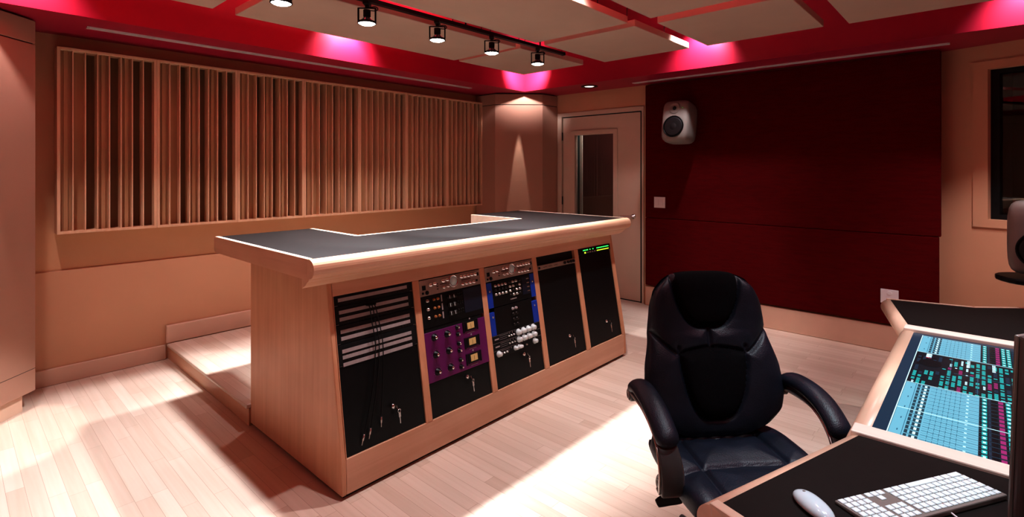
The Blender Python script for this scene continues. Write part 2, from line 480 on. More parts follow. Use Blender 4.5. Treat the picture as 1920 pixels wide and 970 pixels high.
# ------------------------------------------------------------------ acoustic diffusers, seven in a row
def make_diffuser():
    t = thing('acoustic_diffuser', 'x', 'diffuser', (0, 0, 0), group='pine slat diffusers along the long wall')
    W, H, D = .5735, 1.275, .125
    b = NB()
    add_box(b, 0, .017, -D, 0, 0, H); add_box(b, W - .017, W, -D, 0, 0, H)
    add_box(b, .017, W - .017, -D, 0, 0, .018); add_box(b, .017, W - .017, -D, 0, H - .018, H)
    bevel(b, .0015, 1); obj('frame', b, M['pine'], t)
    n = 8; w = (W - .034) / n
    b = NB()
    for i in range(1, n): add_box(b, .017 + i * w - .0035, .017 + i * w + .0035, -D + .004, -.006, .018, H - .018)
    obj('fins', b, M['pine'], t)
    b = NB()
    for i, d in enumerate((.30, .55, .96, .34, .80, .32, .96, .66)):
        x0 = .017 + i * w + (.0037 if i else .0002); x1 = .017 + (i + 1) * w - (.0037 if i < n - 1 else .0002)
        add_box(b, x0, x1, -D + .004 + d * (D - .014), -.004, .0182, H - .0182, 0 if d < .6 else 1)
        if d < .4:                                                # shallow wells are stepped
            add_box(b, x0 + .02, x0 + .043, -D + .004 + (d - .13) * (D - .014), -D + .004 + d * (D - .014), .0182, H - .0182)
    obj('wells', b, [M['pine_shade'], M['pine_deep_shade']], t)
    return t
dlab = ['pine slat diffuser nearest the left corner column, first of the wall row',
        'second pine slat diffuser from the left corner column',
        'third pine slat diffuser from the left corner column, over the platform edge',
        'middle pine slat diffuser of the seven along the wall',
        'third pine slat diffuser counted from the lit corner column',
        'second pine slat diffuser counted from the lit corner column',
        'pine slat diffuser at the end of the row beside the lit corner column']
D0 = make_diffuser()
for i in range(7):
    p = (.518 + i * .5742, YW - .001, 1.043)
    if i == 0: D0.location = p; D0['label'] = dlab[0]
    else: dup(D0, p, dlab[i])

# ------------------------------------------------------------------ ceiling clouds
def cloud(x0, x1, y0, y1, label):
    b = NB(); add_box(b, x0, x1, y0, y1, 2.50, 2.55); bevel(b, .003, 1)
    t = tag(obj('ceiling_cloud', b, M['cloud']), label, 'ceiling panel', 'beige acoustic clouds under the red ceiling')
    for x in (x0 + .15, x1 - .15):
        for y in (y0 + .15, y1 - .15):
            b = NB(); add_cyl(b, (x, y, 2.55), (x, y, ZC), .003, n=6); obj('hanger_wire', b, M['bronze'], t)
cloud(3.262, 4.185, 2.88, 3.652, 'small beige cloud panel over the corner, nearest the lit column')
cloud(1.296, 3.205, 2.88, 3.652, 'long beige cloud panel beside the track lights on the diffuser side')
cloud(-.68, 1.150, 2.88, 3.610, 'beige cloud panel nearest the left corner column')
cloud(3.305, 4.215, 1.835, 2.66, 'beige cloud panel with a white lit end above the door side of the room')
cloud(1.30, 3.205, 1.835, 2.66, 'long beige cloud panel behind the track lights')
cloud(3.345, 4.225, .85, 1.685, 'beige cloud panel above the grey wall loudspeaker')
cloud(1.30, 3.205, .85, 1.665, 'beige cloud panel meeting the red gap over the office chair')
cloud(3.345, 4.255, -.18, .703, 'beige cloud panel nearest the control window')

# ------------------------------------------------------------------ vents and downlights in the soffit
def vent(name, label, p0, p1, axis):
    t = thing(name, label, 'vent', ((p0[0] + p1[0]) / 2, (p0[1] + p1[1]) / 2, ZS))
    b = NB(); s = NB()
    for a, (u0, u1) in ((b, (-.028, -.018)), (b, (.018, .028)), (b, (-.005, .005)), (s, (-.018, -.005)), (s, (.005, .018))):
        z0, z1 = (ZS - .008, ZS - .0005) if a is b else (ZS - .003, ZS - .0005)
        if axis == 'x': add_box(a, p0[0], p1[0], p0[1] + u0, p0[1] + u1, z0, z1)
        else: add_box(a, p0[0] + u0, p0[0] + u1, p0[1], p1[1], z0, z1)
    for e in (p0, p1):
        if axis == 'x': add_box(b, e[0] - .006, e[0] + .006, e[1] - .028, e[1] + .028, ZS - .0085, ZS - .0004)
        else: add_box(b, e[0] - .028, e[0] + .028, e[1] - .006, e[1] + .006, ZS - .0085, ZS - .0004)
    obj('vent_frame', b, M['white'], t, world=True); obj('vent_slot', s, M['blkm'], t, world=True)
vent('linear_vent', 'white slot vent in the soffit over the pine diffusers', (.64, 4.352), (4.06, 4.352), 'x')
vent('linear_vent', 'white slot vent in the soffit over the red fabric panel', (5.02, .2), (5.02, 2.80), 'y')
t = thing('recessed_downlight', 'small round dark rimmed downlight in the red soffit above the door', 'downlight', (4.889, 3.285, ZS))
b = NB(); add_lathe(b, [(.095, -.0005), (.095, -.006), (.068, -.008), (.055, -.001)], (0, 0, 0), (0, 0, 1), 32); obj('trim_ring', b, M['bronze'], t)
b = NB(); add_lathe(b, [(0, -.006), (.045, -.004), (.054, -.0015)], (0, 0, 0), (0, 0, 1), 24); obj('lamp_lens', b, M['lenslow'], t)

# ------------------------------------------------------------------ lighting track and heads
t = thing('lighting_track', 'black lighting track fixed between the beige ceiling clouds', 'lighting track', (2.2, 2.78, 2.51))
b = NB(); add_box(b, .2, 3.72, 2.762, 2.798, 2.503, 2.527); obj('rail', b, M['blk'], t, world=True)
for x in (.6, 1.5, 2.55, 3.4):
    b = NB(); add_cyl(b, (x, 2.78, 2.527), (x, 2.78, ZC), .006, n=8); obj('suspension_rod', b, M['blk'], t, world=True)
b = NB(); add_box(b, 3.72, 3.735, 2.76, 2.80, 2.501, 2.529); bevel(b, .003, 1); obj('end_cap', b, M['blkm'], t, world=True)

def make_head():
    t = thing('track_light', 'x', 'track light', (0, 0, 0), (0, 0, R(-47)), group='spotlights along the black track')   # origin at lens, hangs 0.135 below the rail
    b = NB(); add_box(b, -.018, .018, -.035, .035, .115, .135); add_cyl(b, (0, 0, .100), (0, 0, .115), .012, n=12); bevel(b, .002, 1); obj('track_adapter', b, M['blk'], t)
    b = NB()
    add_box(b, -.052, .052, -.006, .006, .094, .100)
    bevel(b, .002, 1); y = obj('yoke', b, M['blkm'], t)
    for s in (-1, 1):
        b = NB(); add_box(b, s * .052 - .004, s * .052 + .004, -.008, .008, .014, .099); bevel(b, .002, 1); obj('yoke_arm', b, M['blkm'], t)
    b = NB(); add_lathe(b, [(0, .086), (.022, .085), (.022, .046), (.019, .042), (0, .042)], n=20); obj('lamp_holder', b, M['blkm'], t)
    b = NB(); add_lathe(b, [(.018, .043), (.024, .036), (.038, .020), (.047, .012)], n=28); obj('reflector', b, M['bulb'], t)
    b = NB(); add_lathe(b, [(.050, .016), (.056, .013), (.056, .003), (.051, .001), (.049, .010)], n=32); obj('rim', b, M['blkm'], t)
    b = NB(); add_lathe(b, [(.050, .004), (.036, -.003), (.018, -.0065), (0, -.008)], n=28); obj('lens', b, M['lens'], t)
    b = NB(); add_tube(b, [(.012, 0, .100), (.045, .02, .112), (.062, .02, .098), (.05, .01, .084), (.02, 0, .082)], .003, 6, 6); obj('lead', b, M['blkm'], t)
    return t
HX = (1.217, 1.738, 2.287, 2.818, 3.367)
hlab = ['spotlight nearest the left corner column on the ceiling track', 'second track spotlight along from the left corner column',
        'middle spotlight of the five on the ceiling track', 'fourth track spotlight, next to the one above the lit column', 'last spotlight at the far end of the track, in front of the lit corner']
H0 = make_head()
for i, x in enumerate(HX):
    p = (x, 2.78, 2.3682)
    if i == 0: H0.location = p; H0['label'] = hlab[0]
    else: dup(H0, p, hlab[i])

# ------------------------------------------------------------------ producer desk with five rack bays
desk = thing('rack_desk', 'large U shaped maple desk with charcoal top and five black equipment bays', 'desk', (2.44, 2.7, 0))
def dp(name, bm, m, parent=desk, **k): return obj(name, bm, m, parent, world=True, **k)
KT = .1696; SA = math.atan(KT)
def ry(z): return 2.124 + (z - .168) * KT                        # sloping front plane
XL, XR, TZ, TB = 1.198, 3.675, 1.085, .995
b = NB(); add_box(b, 1.215, XR - .017, 2.14, 3.12, .0005, .02); dp('plinth', b, M['blkm'])
for x0, x1 in ((XL, XL + .024), (XR - .024, XR)):
    b = NB(); add_profile_x(b, [(2.118, .018), (2.124, .168), (ry(TB), TB), (3.137, TB), (3.137, .018)], x0, x1); bevel(b, .003, 1); dp('side_panel', b, M['maple_z'])
b = NB(); add_profile_x(b, [(2.119, .019), (2.125, .168), (ry(.176), .176), (2.165, .176), (2.16, .019)], XL + .0245, XR - .0245); bevel(b, .002, 1); dp('bottom_rail', b, M['maple_x'])
zt = .168 + .731 * math.cos(SA)
b = NB(); add_profile_x(b, [(ry(zt), zt), (ry(TB - .002), TB - .002), (ry(TB) + .03, TB - .002), (ry(zt) + .03, zt)], XL + .0245, XR - .0245); dp('top_rail', b, M['maple_x'])
b = NB(); add_box(b, XL + .0245, XR - .0245, 2.78, 2.80, .02, TB - .002); dp('back_panel', b, M['maple_x'])
bays = [(1.226, 1.676), (1.718, 2.166), (2.208, 2.655), (2.702, 3.138), (3.188, 3.628)]
st = [(1.676, 1.718), (2.166, 2.208), (2.655, 2.702), (3.138, 3.188)]
for x0, x1 in st + [(3.628, XR - .0245), (XL + .0242, 1.226)]:
    b = NB(); add_profile_x(b, [(ry(.176) - .001, .1765), (ry(zt) - .001, zt - .0005), (ry(zt) + .33, zt - .0005), (ry(.176) + .33, .1765)], x0 + .0003, x1 - .0003); dp('bay_divider', b, M['maple_z'])
# worktop: laminate field, pale edging, rounded maple nose
OX0, OX1, OY0, OY1, IX0, IX1, IY = 1.08, 3.80, 2.145, 3.37, 1.69, 3.15, 2.805
E_ = .024
NO = .062                                                        # depth of the rounded nose in plan
b = NB(); add_prism(b, [(OX0 + E_, OY0 + NO), (OX1 - E_, OY0 + NO), (OX1 - E_, OY1 - .004), (IX1 + E_, OY1 - .004), (IX1 + E_, IY - E_), (IX0 - E_, IY - E_), (IX0 - E_, OY1 - .004), (OX0 + E_, OY1 - .004)], TB + .004, TZ - .0005)
dp('worktop', b, M['lam'])
b = NB(); add_profile_x(b, [(OY0 + NO, TB), (OY0 + .10, TB - .0), (OY0 + .10, TB + .0035), (OY0 + NO, TB + .0035)], XL + .03, XR - .03); b.free()
# nose profile: half round over a small cove
prof = []
zc = (TZ + TB) / 2 + .004; rr = (TZ - TB) / 2 - .002
for i in range(13):
    a = math.pi / 2 + math.pi * i / 12
    prof.append((OY0 + rr + math.cos(a) * rr, zc + math.sin(a) * rr))
cove = [(OY0 + rr + .006, TB - .004), (OY0 + .062, TB - .012), (OY0 + .082, TB - .03), (ry(TB - .04), TB - .045), (ry(TB - .04), TB - .001), (OY0 + NO - .0005, TB + .002), (OY0 + NO - .0005, TZ)]
b = NB(); add_profile_x(b, prof + cove, OX0 + .0005, OX1 - .0005)
for f in b.faces:
    if len(f.verts) == 4: f.smooth = False
dp('front_nose', b, M['maple_x'])
def end_cap(x0, x1):
    p = [(OY0 + NO, TZ + .001), (OY0 + NO, TB - .001), (OY1 - .022, TB - .001)]
    for i in range(9):
        a = -math.pi / 2 + math.pi / 2 * i / 8
        p.append((OY1 - .03 + .03 * math.cos(a), TB + .029 + .03 * math.sin(a)))
    for i in range(9):
        a = math.pi / 2 * i / 8
        p.append((OY1 - .02 + .02 * math.cos(a), TZ - .019 + .02 * math.sin(a)))
    b = NB(); add_profile_x(b, p, x0, x1); return b
dp('end_cap', end_cap(OX0, OX0 + E_ - .0003), M['maple_y']); dp('end_cap', end_cap(OX1 - E_ + .0003, OX1), M['maple_y'])
b = NB()
add_box(b, IX0 - E_ + .0003, IX0, IY - E_ + .0003, OY1 - .003, TB, TZ + .001); add_box(b, IX1, IX1 + E_ - .0003, IY - E_ + .0003, OY1 - .003, TB, TZ + .001)
add_box(b, IX0, IX1, IY - E_ + .0003, IY, TB, TZ + .001)
bevel(b, .002, 1); dp('edging', b, M['edge'])
b = NB(); add_box(b, OX0 + .0008, OX0 + E_, OY0 + NO, OY1 - .012, TZ + .0012, TZ + .0024); add_box(b, OX1 - E_, OX1 - .0008, OY0 + NO, OY1 - .012, TZ + .0012, TZ + .0024); dp('edging', b, M['edge'])
for x0, x1 in ((IX0 - .13, IX0 - .106), (IX1 + .106, IX1 + .13)):
    b = NB(); add_box(b, x0, x1, 2.801, 3.12, .13, TB); dp('wing_panel', b, M['maple_z'])

# rack frame: x along the bay, y up the slope, z out of the face
RX = R(90) - SA
def rloc(x, s, n=0.):
    return Vector((x, 2.124 + s * math.sin(SA) - n * math.cos(SA), .168 + s * math.cos(SA) + n * math.sin(SA)))
Rmat = Matrix.Rotation(RX, 4, 'X')
def rmesh(bm, x, s, n):                                          # shape written in rack coordinates -> room coordinates
    bmesh.ops.transform(bm, matrix=Matrix.Translation(rloc(x, s, n)) @ Rmat, verts=bm.verts[:]); return bm
def gear(name, label, cat, x, s, n=-.004, group=None):
    return thing(name, label, cat, rloc(x, s, n), (RX, 0, 0), group)
def knob(b, x, y, r, hgt=.012, z=0., mi=0, n=14):
    add_lathe(b, [(r * 1.12, z), (r * 1.12, z + hgt * .18), (r, z + hgt * .25), (r * .9, z + hgt), (0, z + hgt)], (x, y, 0), (0, 0, 1), n, mi)
def face(b, w, hgt, y0=0., mi=0, t=.006): add_box(b, 0, w, y0, y0 + hgt, -.03, t, mi)

# access doors with a lock and hanging keys (part of the desk)
doors = [(0, .012, .405, 'tall'), (1, .012, .187, ''), (2, .014, .186, ''), (3, .016, .636, ''), (4, .016, .680, '')]
lockx = (1.492, 1.987, 2.473, 2.961, 3.439)
for i, s0, s1, _ in doors:
    x0, x1 = bays[i]
    b = NB(); add_box(b, .001, x1 - x0 - .001, 0, s1 - s0, -.02, 0); bevel(b, .0015, 1)
    d = dp('access_door', rmesh(b, x0, s0, -.006), M['blk'])
    lx = lockx[i] - x0; ly = .152 - s0
    b = NB(); add_lathe(b, [(.013, 0), (.013, .005), (.010, .008), (.010, .010), (0, .010)], (lx, ly, 0), (0, 0, 1), 20); dp('lock', rmesh(b, x0, s0, -.006), M['chrome'], d)
    b = NB(); add_box(b, lx - .0012, lx + .0012, ly - .008, ly + .008, .010, .034)
    add_lathe(b, [(.0105, -.001), (.0105, .001)], (lx, ly - .012, .034), (1, 0, 0), 16)
    add_tube(b, [(lx, ly - .018, .034), (lx + .012, ly - .03, .032), (lx + .022, ly - .024, .030), (lx + .018, ly - .014, .032), (lx, ly - .018, .034)], .0013, 6, 6)
    add_box(b, lx + .010, lx + .022, ly - .052, ly - .030, .028, .030); add_box(b, lx + .0135, lx + .0185, ly - .082, ly - .052, .028, .030)
    dp('key', rmesh(b, x0, s0, -.006), M['chrome'], d)

# bay 1: four jack fields with paper strips, three hanging cords
x0, x1 = bays[0]; w = x1 - x0 - .002
pb = [(.681, .729, [.709]), (.594, .680, [.652, .620]), (.506, .593, [.563, .532]), (.406, .505, [.474, .447, .414])]
plab = ['black jack field with one paper strip at the top of the left rack bay', 'black jack field with two paper strips, second from the top of the left bay',
        'black jack field with two paper strips, third from the top of the left bay', 'black jack field with three paper strips above the left access door']
for (s0, s1, strips), lab in zip(pb, plab):
    t = gear('patch_bay', lab, 'patch bay', x0 + .001, s0, group='jack fields in the left rack bay')
    b = NB(); add_box(b, 0, w, 0, s1 - s0 - .001, -.04, .0); bevel(b, .001, 1); obj('faceplate', b, M['blkm'], t)
    for s in strips:
        b = NB(); add_box(b, .022, .414, s - s0 - .0085, s - s0 + .0085, .0002, .0022); obj('label_strip', b, M['label'], t)
    for q0 in strips:
        yy = q0 - s0 - .0155
        if yy < .006: continue
        b = NB(); add_box(b, .026, .424, yy - .0045, yy + .0045, .0001, .0006)
        for k in range(24): add_lathe(b, [(.0042, .0005), (.0042, .0022), (.0025, .0018)], (.034 + k * .0165, yy, 0), (0, 0, 1), 8)
        obj('jack_row', b, M['bronze'], t)
    b = NB()
    for xx in (.010, w - .010): add_box(b, xx - .007, xx + .007, .003, .0045, .0002, .0015)
    obj('rack_screw', b, M['steel'], t)
for j, (cx, cs, tx, ts, lab) in enumerate(((1.391, .662, 1.318, .040, 'black jack cord ending nearest the maple end panel, hanging in the left bay'),
                                           (1.406, .662, 1.354, .055, 'middle black jack cord of the three hanging in the left bay'),
                                           (1.421, .662, 1.415, .085, 'black jack cord with the highest plug, hanging closest to the lock'))):
    t = gear('patch_cable', lab, 'cable', cx, cs, group='jack cords hanging in the left bay')
    dx, dy = tx - cx, ts - cs
    b = NB(); add_tube(b, [(0, 0, .012), (.004, -.01, .03), (.012 + j * .004, -.08, .024), (.022 + .006 * j, -.2, .020), (dx * .45 + .02, dy * .62, .020), (dx * .9, dy + .07, .016), (dx, dy + .045, .012)], .0026, 8, 8); obj('cord', b, M['blk'], t)
    b = NB(); add_lathe(b, [(.0045, -.03), (.0045, 0), (.003, .006), (.003, .014), (0, .014)], (0, 0, .012), (0, 0, -1), 10); obj('top_plug', b, M['blkm'], t)
    b = NB(); d = Vector((dx - dx * .9, -.025, -.004)).normalized()
    add_lathe(b, [(.0048, 0), (.0048, .028), (.0024, .030), (.0024, .048), (0, .050)], (dx, dy + .045, .012), tuple(d), 12); obj('jack_plug', b, M['steel'], t)

# bays 2 and 3, top: champagne channel strips
def channel_strip(bay, lab):
    x0, x1 = bays[bay]; w = x1 - x0 - .002
    t = gear('channel_strip', lab, 'rack unit', x0 + .001, .640, group='champagne channel strips at the top of the bays')
    H = .086
    b = NB(); face(b, w, H); bevel(b, .0015, 1); obj('faceplate', b, M['silver'], t)
    b = NB(); add_lathe(b, [(.034, .006), (.034, .011), (.029, .012), (.028, .0085)], (.237, .050, 0), (0, 0, 1), 28); obj('meter_bezel', b, M['chrome'], t)
    b = NB(); add_lathe(b, [(.0275, .0065), (.0275, .0085), (0, .0088)], (.237, .050, 0), (0, 0, 1), 24); obj('meter', b, M['meter'], t)
    for x, y, r in [(.070, .054, .009), (.100, .057, .009), (.160, .062, .009), (.190, .064, .009), (.160, .026, .007), (.190, .028, .007)] + [(.295 + k * .0275, .064, .009) for k in range(5)] + [(.300 + k * .029, .022, .008) for k in range(4)]:
        b = NB(); knob(b, x, y, r, .014, .006); obj('knob', b, M['chrome'], t)
    for x, y, ww, hh in ((.016, .032, .022, .024), (.115, .050, .010, .004), (.115, .036, .010, .004), (.115, .022, .010, .004), (.140, .045, .05, .003), (.300, .043, .07, .003), (.410, .020, .014, .012), (.424, .052, .012, .018)):
        b = NB(); add_box(b, x, x + ww, y, y + hh, .0055, .0085); obj('switch', b, M['blkm'], t)
    b = NB(); add_lathe(b, [(.011, .006), (.011, .010), (0, .010)], (.045, .016, 0), (0, 0, 1), 16); obj('socket', b, M['blkm'], t); b = NB(); add_lathe(b, [(.006, .006), (.006, .010), (0, .010)], (.017, .016, 0), (0, 0, 1), 12)
    obj('socket', b, M['blkm'], t)
channel_strip(1, 'champagne rack unit with round meter above the violet compressor')
channel_strip(2, 'champagne rack unit with round meter above the blue eared rack')

# bay 2: black module frame
x0, x1 = bays[1]; w = x1 - x0 - .002
t = gear('module_rack', 'black preamp rack with three rows of small knobs and navy right end', 'rack unit', x0 + .001, .470)
b = NB(); face(b, w, .168); bevel(b, .0015, 1); obj('faceplate', b, M['blk'], t)
b = NB(); add_box(b, .300, .440, .028, .160, .006, .008); obj('module_face', b, M['dkblue'], t)
for k in range(3):
    y = .143 - k * .0455
    for x, r, m in ((.040, .008, 'steel'), (.085, .007, 'orange'), (.112, .007, 'orange')):
        b = NB(); knob(b, x, y, r, .010, .006); obj('knob', b, M[m], t)
    for x in (.195, .226):
        b = NB(); knob(b, x, y - .004, .0125, .016, .006); obj('knob', b, M['bronze'], t)
        b = NB(); add_box(b, x - .0105, x - .007, y - .012, y + .004, .0222, .0228); obj('pointer', b, M['knobw'], t)
    b = NB(); add_box(b, .135, .143, y - .020, y + .016, .006, .0085); obj('scribble_strip', b, M['label'], t)
    b = NB()
    for q in range(6): add_lathe(b, [(.004, .006), (.004, .010), (0, .010)], (.255 + (q % 3) * .016, y + .006 - (q // 3) * .016, 0), (0, 0, 1), 8)
    obj('buttons', b, M['bronze'], t)
b = NB()
for k in range(6):
    add_box(b, .325 + (k % 2) * .05, .345 + (k % 2) * .05, .05 + (k // 2) * .04, .053 + (k // 2) * .04, .008, .0085)
obj('legend', b, M['dkblue'], t)
# bay 2: violet triple compressor
t = gear('compressor', 'violet rack compressor with three amber meters and black knobs', 'rack unit', x0 + .001, .190)
b = NB(); face(b, w, .258); bevel(b, .0015, 1); obj('faceplate', b, M['purple'], t)
b = NB(); add_box(b, .01, w - .02, .2585, .278, -.02, .002); obj('blank_strip', b, M['blkm'], t)
for k in range(3):
    y = .226 - k * .0895
    for x, yy in ((.062, y), (.152, y - .002)):
        b = NB(); add_lathe(b, [(.019, .006), (.019, .009), (.0135, .010), (.0125, .026), (0, .026)], (x, yy, 0), (0, 0, 1), 20); obj('knob', b, M['blk'], t)
        b = NB(); add_lathe(b, [(.0085, .0262), (.0085, .031), (0, .032)], (x, yy, 0), (0, 0, 1), 16); obj('knob_cap', b, M['chrome'], t)
        b = NB()
        for q in range(11):
            a = R(225 - q * 27); add_box(b, x + math.cos(a) * .0245 - .0011, x + math.cos(a) * .0245 + .0011, yy + math.sin(a) * .0245 - .0011, yy + math.sin(a) * .0245 + .0011, .006, .0066)
        obj('scale', b, M['label'], t)
    for dy in (.018, -.020):
        b = NB(); add_lathe(b, [(.0125, .006), (.0125, .009), (.0085, .010), (.008, .022), (0, .022)], (.227, y + dy, 0), (0, 0, 1), 16); obj('knob', b, M['blk'], t)
        b = NB(); add_lathe(b, [(.006, .0222), (.006, .026), (0, .0265)], (.227, y + dy, 0), (0, 0, 1), 12); obj('knob_cap', b, M['chrome'], t)
    b = NB(); add_box(b, .283, .371, y - .020, y + .034, .006, .012); add_box(b, .268, .279, y - .026, y + .036, .006, .011); add_box(b, .375, .386, y - .026, y + .036, .006, .011); bevel(b, .0015, 1); mt = obj('meter_housing', b, M['blk'], t)
    b = NB(); add_box(b, .300, .352, y - .010, y + .026, .0122, .0132); obj('meter', b, M['amber'], mt)
    b = NB(); add_box(b, .325, .3265, y - .008, y + .018, .0134, .0138); obj('needle', b, M['blk'], mt)
    b = NB(); add_box(b, .300, .356, y - .034, y - .031, .006, .0066); add_lathe(b, [(.006, .006), (.006, .0075), (0, .0075)], (.327, y + .044, 0), (0, 0, 1), 6); obj('legend', b, M['label'], t)

# bay 3: two black frames with cobalt ears, two small-knob preamps and one control unit
x0, x1 = bays[2]; w = x1 - x0 - .002
t = gear('module_rack', 'black rack with cobalt ears and rows of tiny bright knobs', 'rack unit', x0 + .001, .482)
b = NB(); face(b, w - .09, .152); bm_ = b; bevel(b, .0015, 1)
for v in b.verts: v.co.x += .045
obj('faceplate', b, M['blk'], t)
for xa in (0, w - .045):
    b = NB(); add_box(b, xa + .0003, xa + .0447, 0, .152, -.03, .007); bevel(b, .002, 1); obj('ear', b, M['blue'], t)
    b = NB(); add_lathe(b, [(.006, .007), (.006, .0095), (0, .0095)], (xa + .022, .10, 0), (0, 0, 1), 10); obj('rack_screw', b, M['steel'], t)
for r in range(3):
    for c in range(4):
        b = NB(); knob(b, .072 + c * .030, .126 - r * .026, .0075, .012, .006); obj('knob', b, M['steel' if r != 1 else 'bronze'], t)
for r in range(4):
    for c in range(4):
        b = NB(); knob(b, .200 + c * .030, .128 - r * .026, .0075, .012, .006); obj('knob', b, M['steel' if (r + c) % 3 else 'bronze'], t)
b = NB(); add_box(b, .195, .252, .020, .027, .006, .0085); obj('name_strip', b, M['label'], t)
b = NB(); add_box(b, .318, .388, .03, .14, .006, .008); obj('module_face', b, M['dkblue'], t)
for k in range(4):
    b = NB(); add_box(b, .362, .384, .045 + k * .026, .051 + k * .026, .008, .011); obj('fader_cap', b, M['steel'], t)
t = gear('module_rack', 'nearly empty black rack with cobalt ears above the preamps', 'rack unit', x0 + .001, .318)
b = NB(); add_box(b, .045, w - .045, 0, .160, -.03, .004); bevel(b, .0015, 1); obj('faceplate', b, M['blk'], t)
for xa in (0, w - .055):
    b = NB(); add_box(b, xa + .0003, xa + .0547 - (.012 if xa == 0 else 0), .0, .140, -.03, .008); bevel(b, .003, 1); obj('ear', b, M['blue'], t)
    b = NB(); add_lathe(b, [(.006, .008), (.006, .0105), (0, .0105)], (xa + .024, .11, 0), (0, 0, 1), 10); obj('rack_screw', b, M['steel'], t)
for r in range(4):
    for c in range(2):
        b = NB(); knob(b, .205 + c * .030, .128 - r * .032, .0085, .012, .004); obj('knob', b, M['label' if r == 0 else 'bronze'], t)
def preamp(s, lab, ctl):
    t = gear('preamplifier', lab, 'rack unit', x0 + .001, s, group='slim black preamps with clear knobs')
    b = NB(); face(b, w, .0425); bevel(b, .001, 1); obj('faceplate', b, M['blk'], t)
    b = NB(); add_box(b, .004, w - .004, .0415, .0425, .006, .0065); add_box(b, .018, .055, .017, .025, .006, .0065)
    for q in range(3): add_box(b, .062, .125 + q * .008, .012 + q * .011, .0135 + q * .011, .006, .0065)
    obj('legend', b, M['label'], t)
    if ctl: ks = [(.038, .017), (.185, .013), (.220, .013), (.232, .012), (.372, .017)]
    else: ks = [(.229 + k * .0475, .0185) for k in range(4)]
    for x, r in ks:
        b = NB(); add_lathe(b, [(r * 1.15, .006), (r * 1.1, .012), (r * .8, .018), (r * .72, .030), (0, .033)], (x, .0215, 0), (0, 0, 1), 18); obj('knob', b, M['knobw'], t)
    for x in (.140, .163, .186) if not ctl else (.085, .110, .290):
        b = NB(); knob(b, x, .018, .005, .010, .006, n=10); obj('button', b, M['steel'], t)
    b = NB()
    for x in (.15, .175, .2): add_box(b, x, x + .003, .028, .039, .006, .0066)
    obj('scale', b, M['label'], t)
preamp(.2745, 'upper black preamp with four clear knobs in the blue eared bay', False)
preamp(.2310, 'lower black preamp with four clear knobs in the blue eared bay', False)
preamp(.1878, 'black control unit with clear knobs at both ends, above an access door', True)

# bay 4: blank and thin silver unit; bay 5: level display
x0, x1 = bays[3]; w = x1 - x0 - .002
t = gear('blank_panel', 'plain black blanking panel at the top of the fourth bay', 'rack panel', x0 + .001, .673, -.02)
b = NB(); add_box(b, 0, w, 0, .056, -.02, 0); bevel(b, .001, 1); obj('faceplate', b, M['blkm'], t)
t = gear('interface_unit', 'slim silver rack unit with black connectors over a tall access door', 'rack unit', x0 + .001, .640)
b = NB(); face(b, w, .031); bevel(b, .001, 1); obj('faceplate', b, M['silver'], t)
b = NB()
for x in (.30, .34, .375, .405): add_lathe(b, [(.010, .006), (.010, .018), (.006, .018), (.006, .012)], (x, .0165, 0), (0, 0, 1), 14)
obj('connectors', b, M['bronze'], t)
b = NB(); add_lathe(b, [(.008, .006), (.008, .010), (0, .010)], (.018, .0155, 0), (0, 0, 1), 12); obj('power_button', b, M['blk'], t)
b = NB()
for k in range(3): add_box(b, .06 + k * .06, .10 + k * .06, .014, .016, .006, .0065)
obj('legend', b, M['bronze'], t)
x0, x1 = bays[4]; w = x1 - x0 - .002
t = gear('level_display', 'black rack unit with green lit segments at the top of the right bay', 'rack unit', x0 + .001, .683)
b = NB(); face(b, w, .045); bevel(b, .001, 1); obj('faceplate', b, M['blk'], t)
b = NB()
for x, ww in ((.062, .03), (.098, .03), (.150, .012), (.190, .012)): add_box(b, x, x + ww, .027, .034, .006, .0068)
for k in range(12): add_box(b, .245 + k * .0145, .257 + k * .0145, .027, .034, .006, .0068)
obj('green_segments', b, M['green'], t)
b = NB(); add_box(b, .076, .096, .006, .017, .006, .0068)
for k in range(12): add_box(b, .245 + k * .0145, .257 + k * .0145, .008, .015, .006, .0068)
obj('yellow_segments', b, M['yellow'], t)
b = NB()
for k in range(4): add_box(b, .112 + k * .032, .132 + k * .032, .006, .016, .006, .0068)
obj('dim_digits', b, M['label'], t)

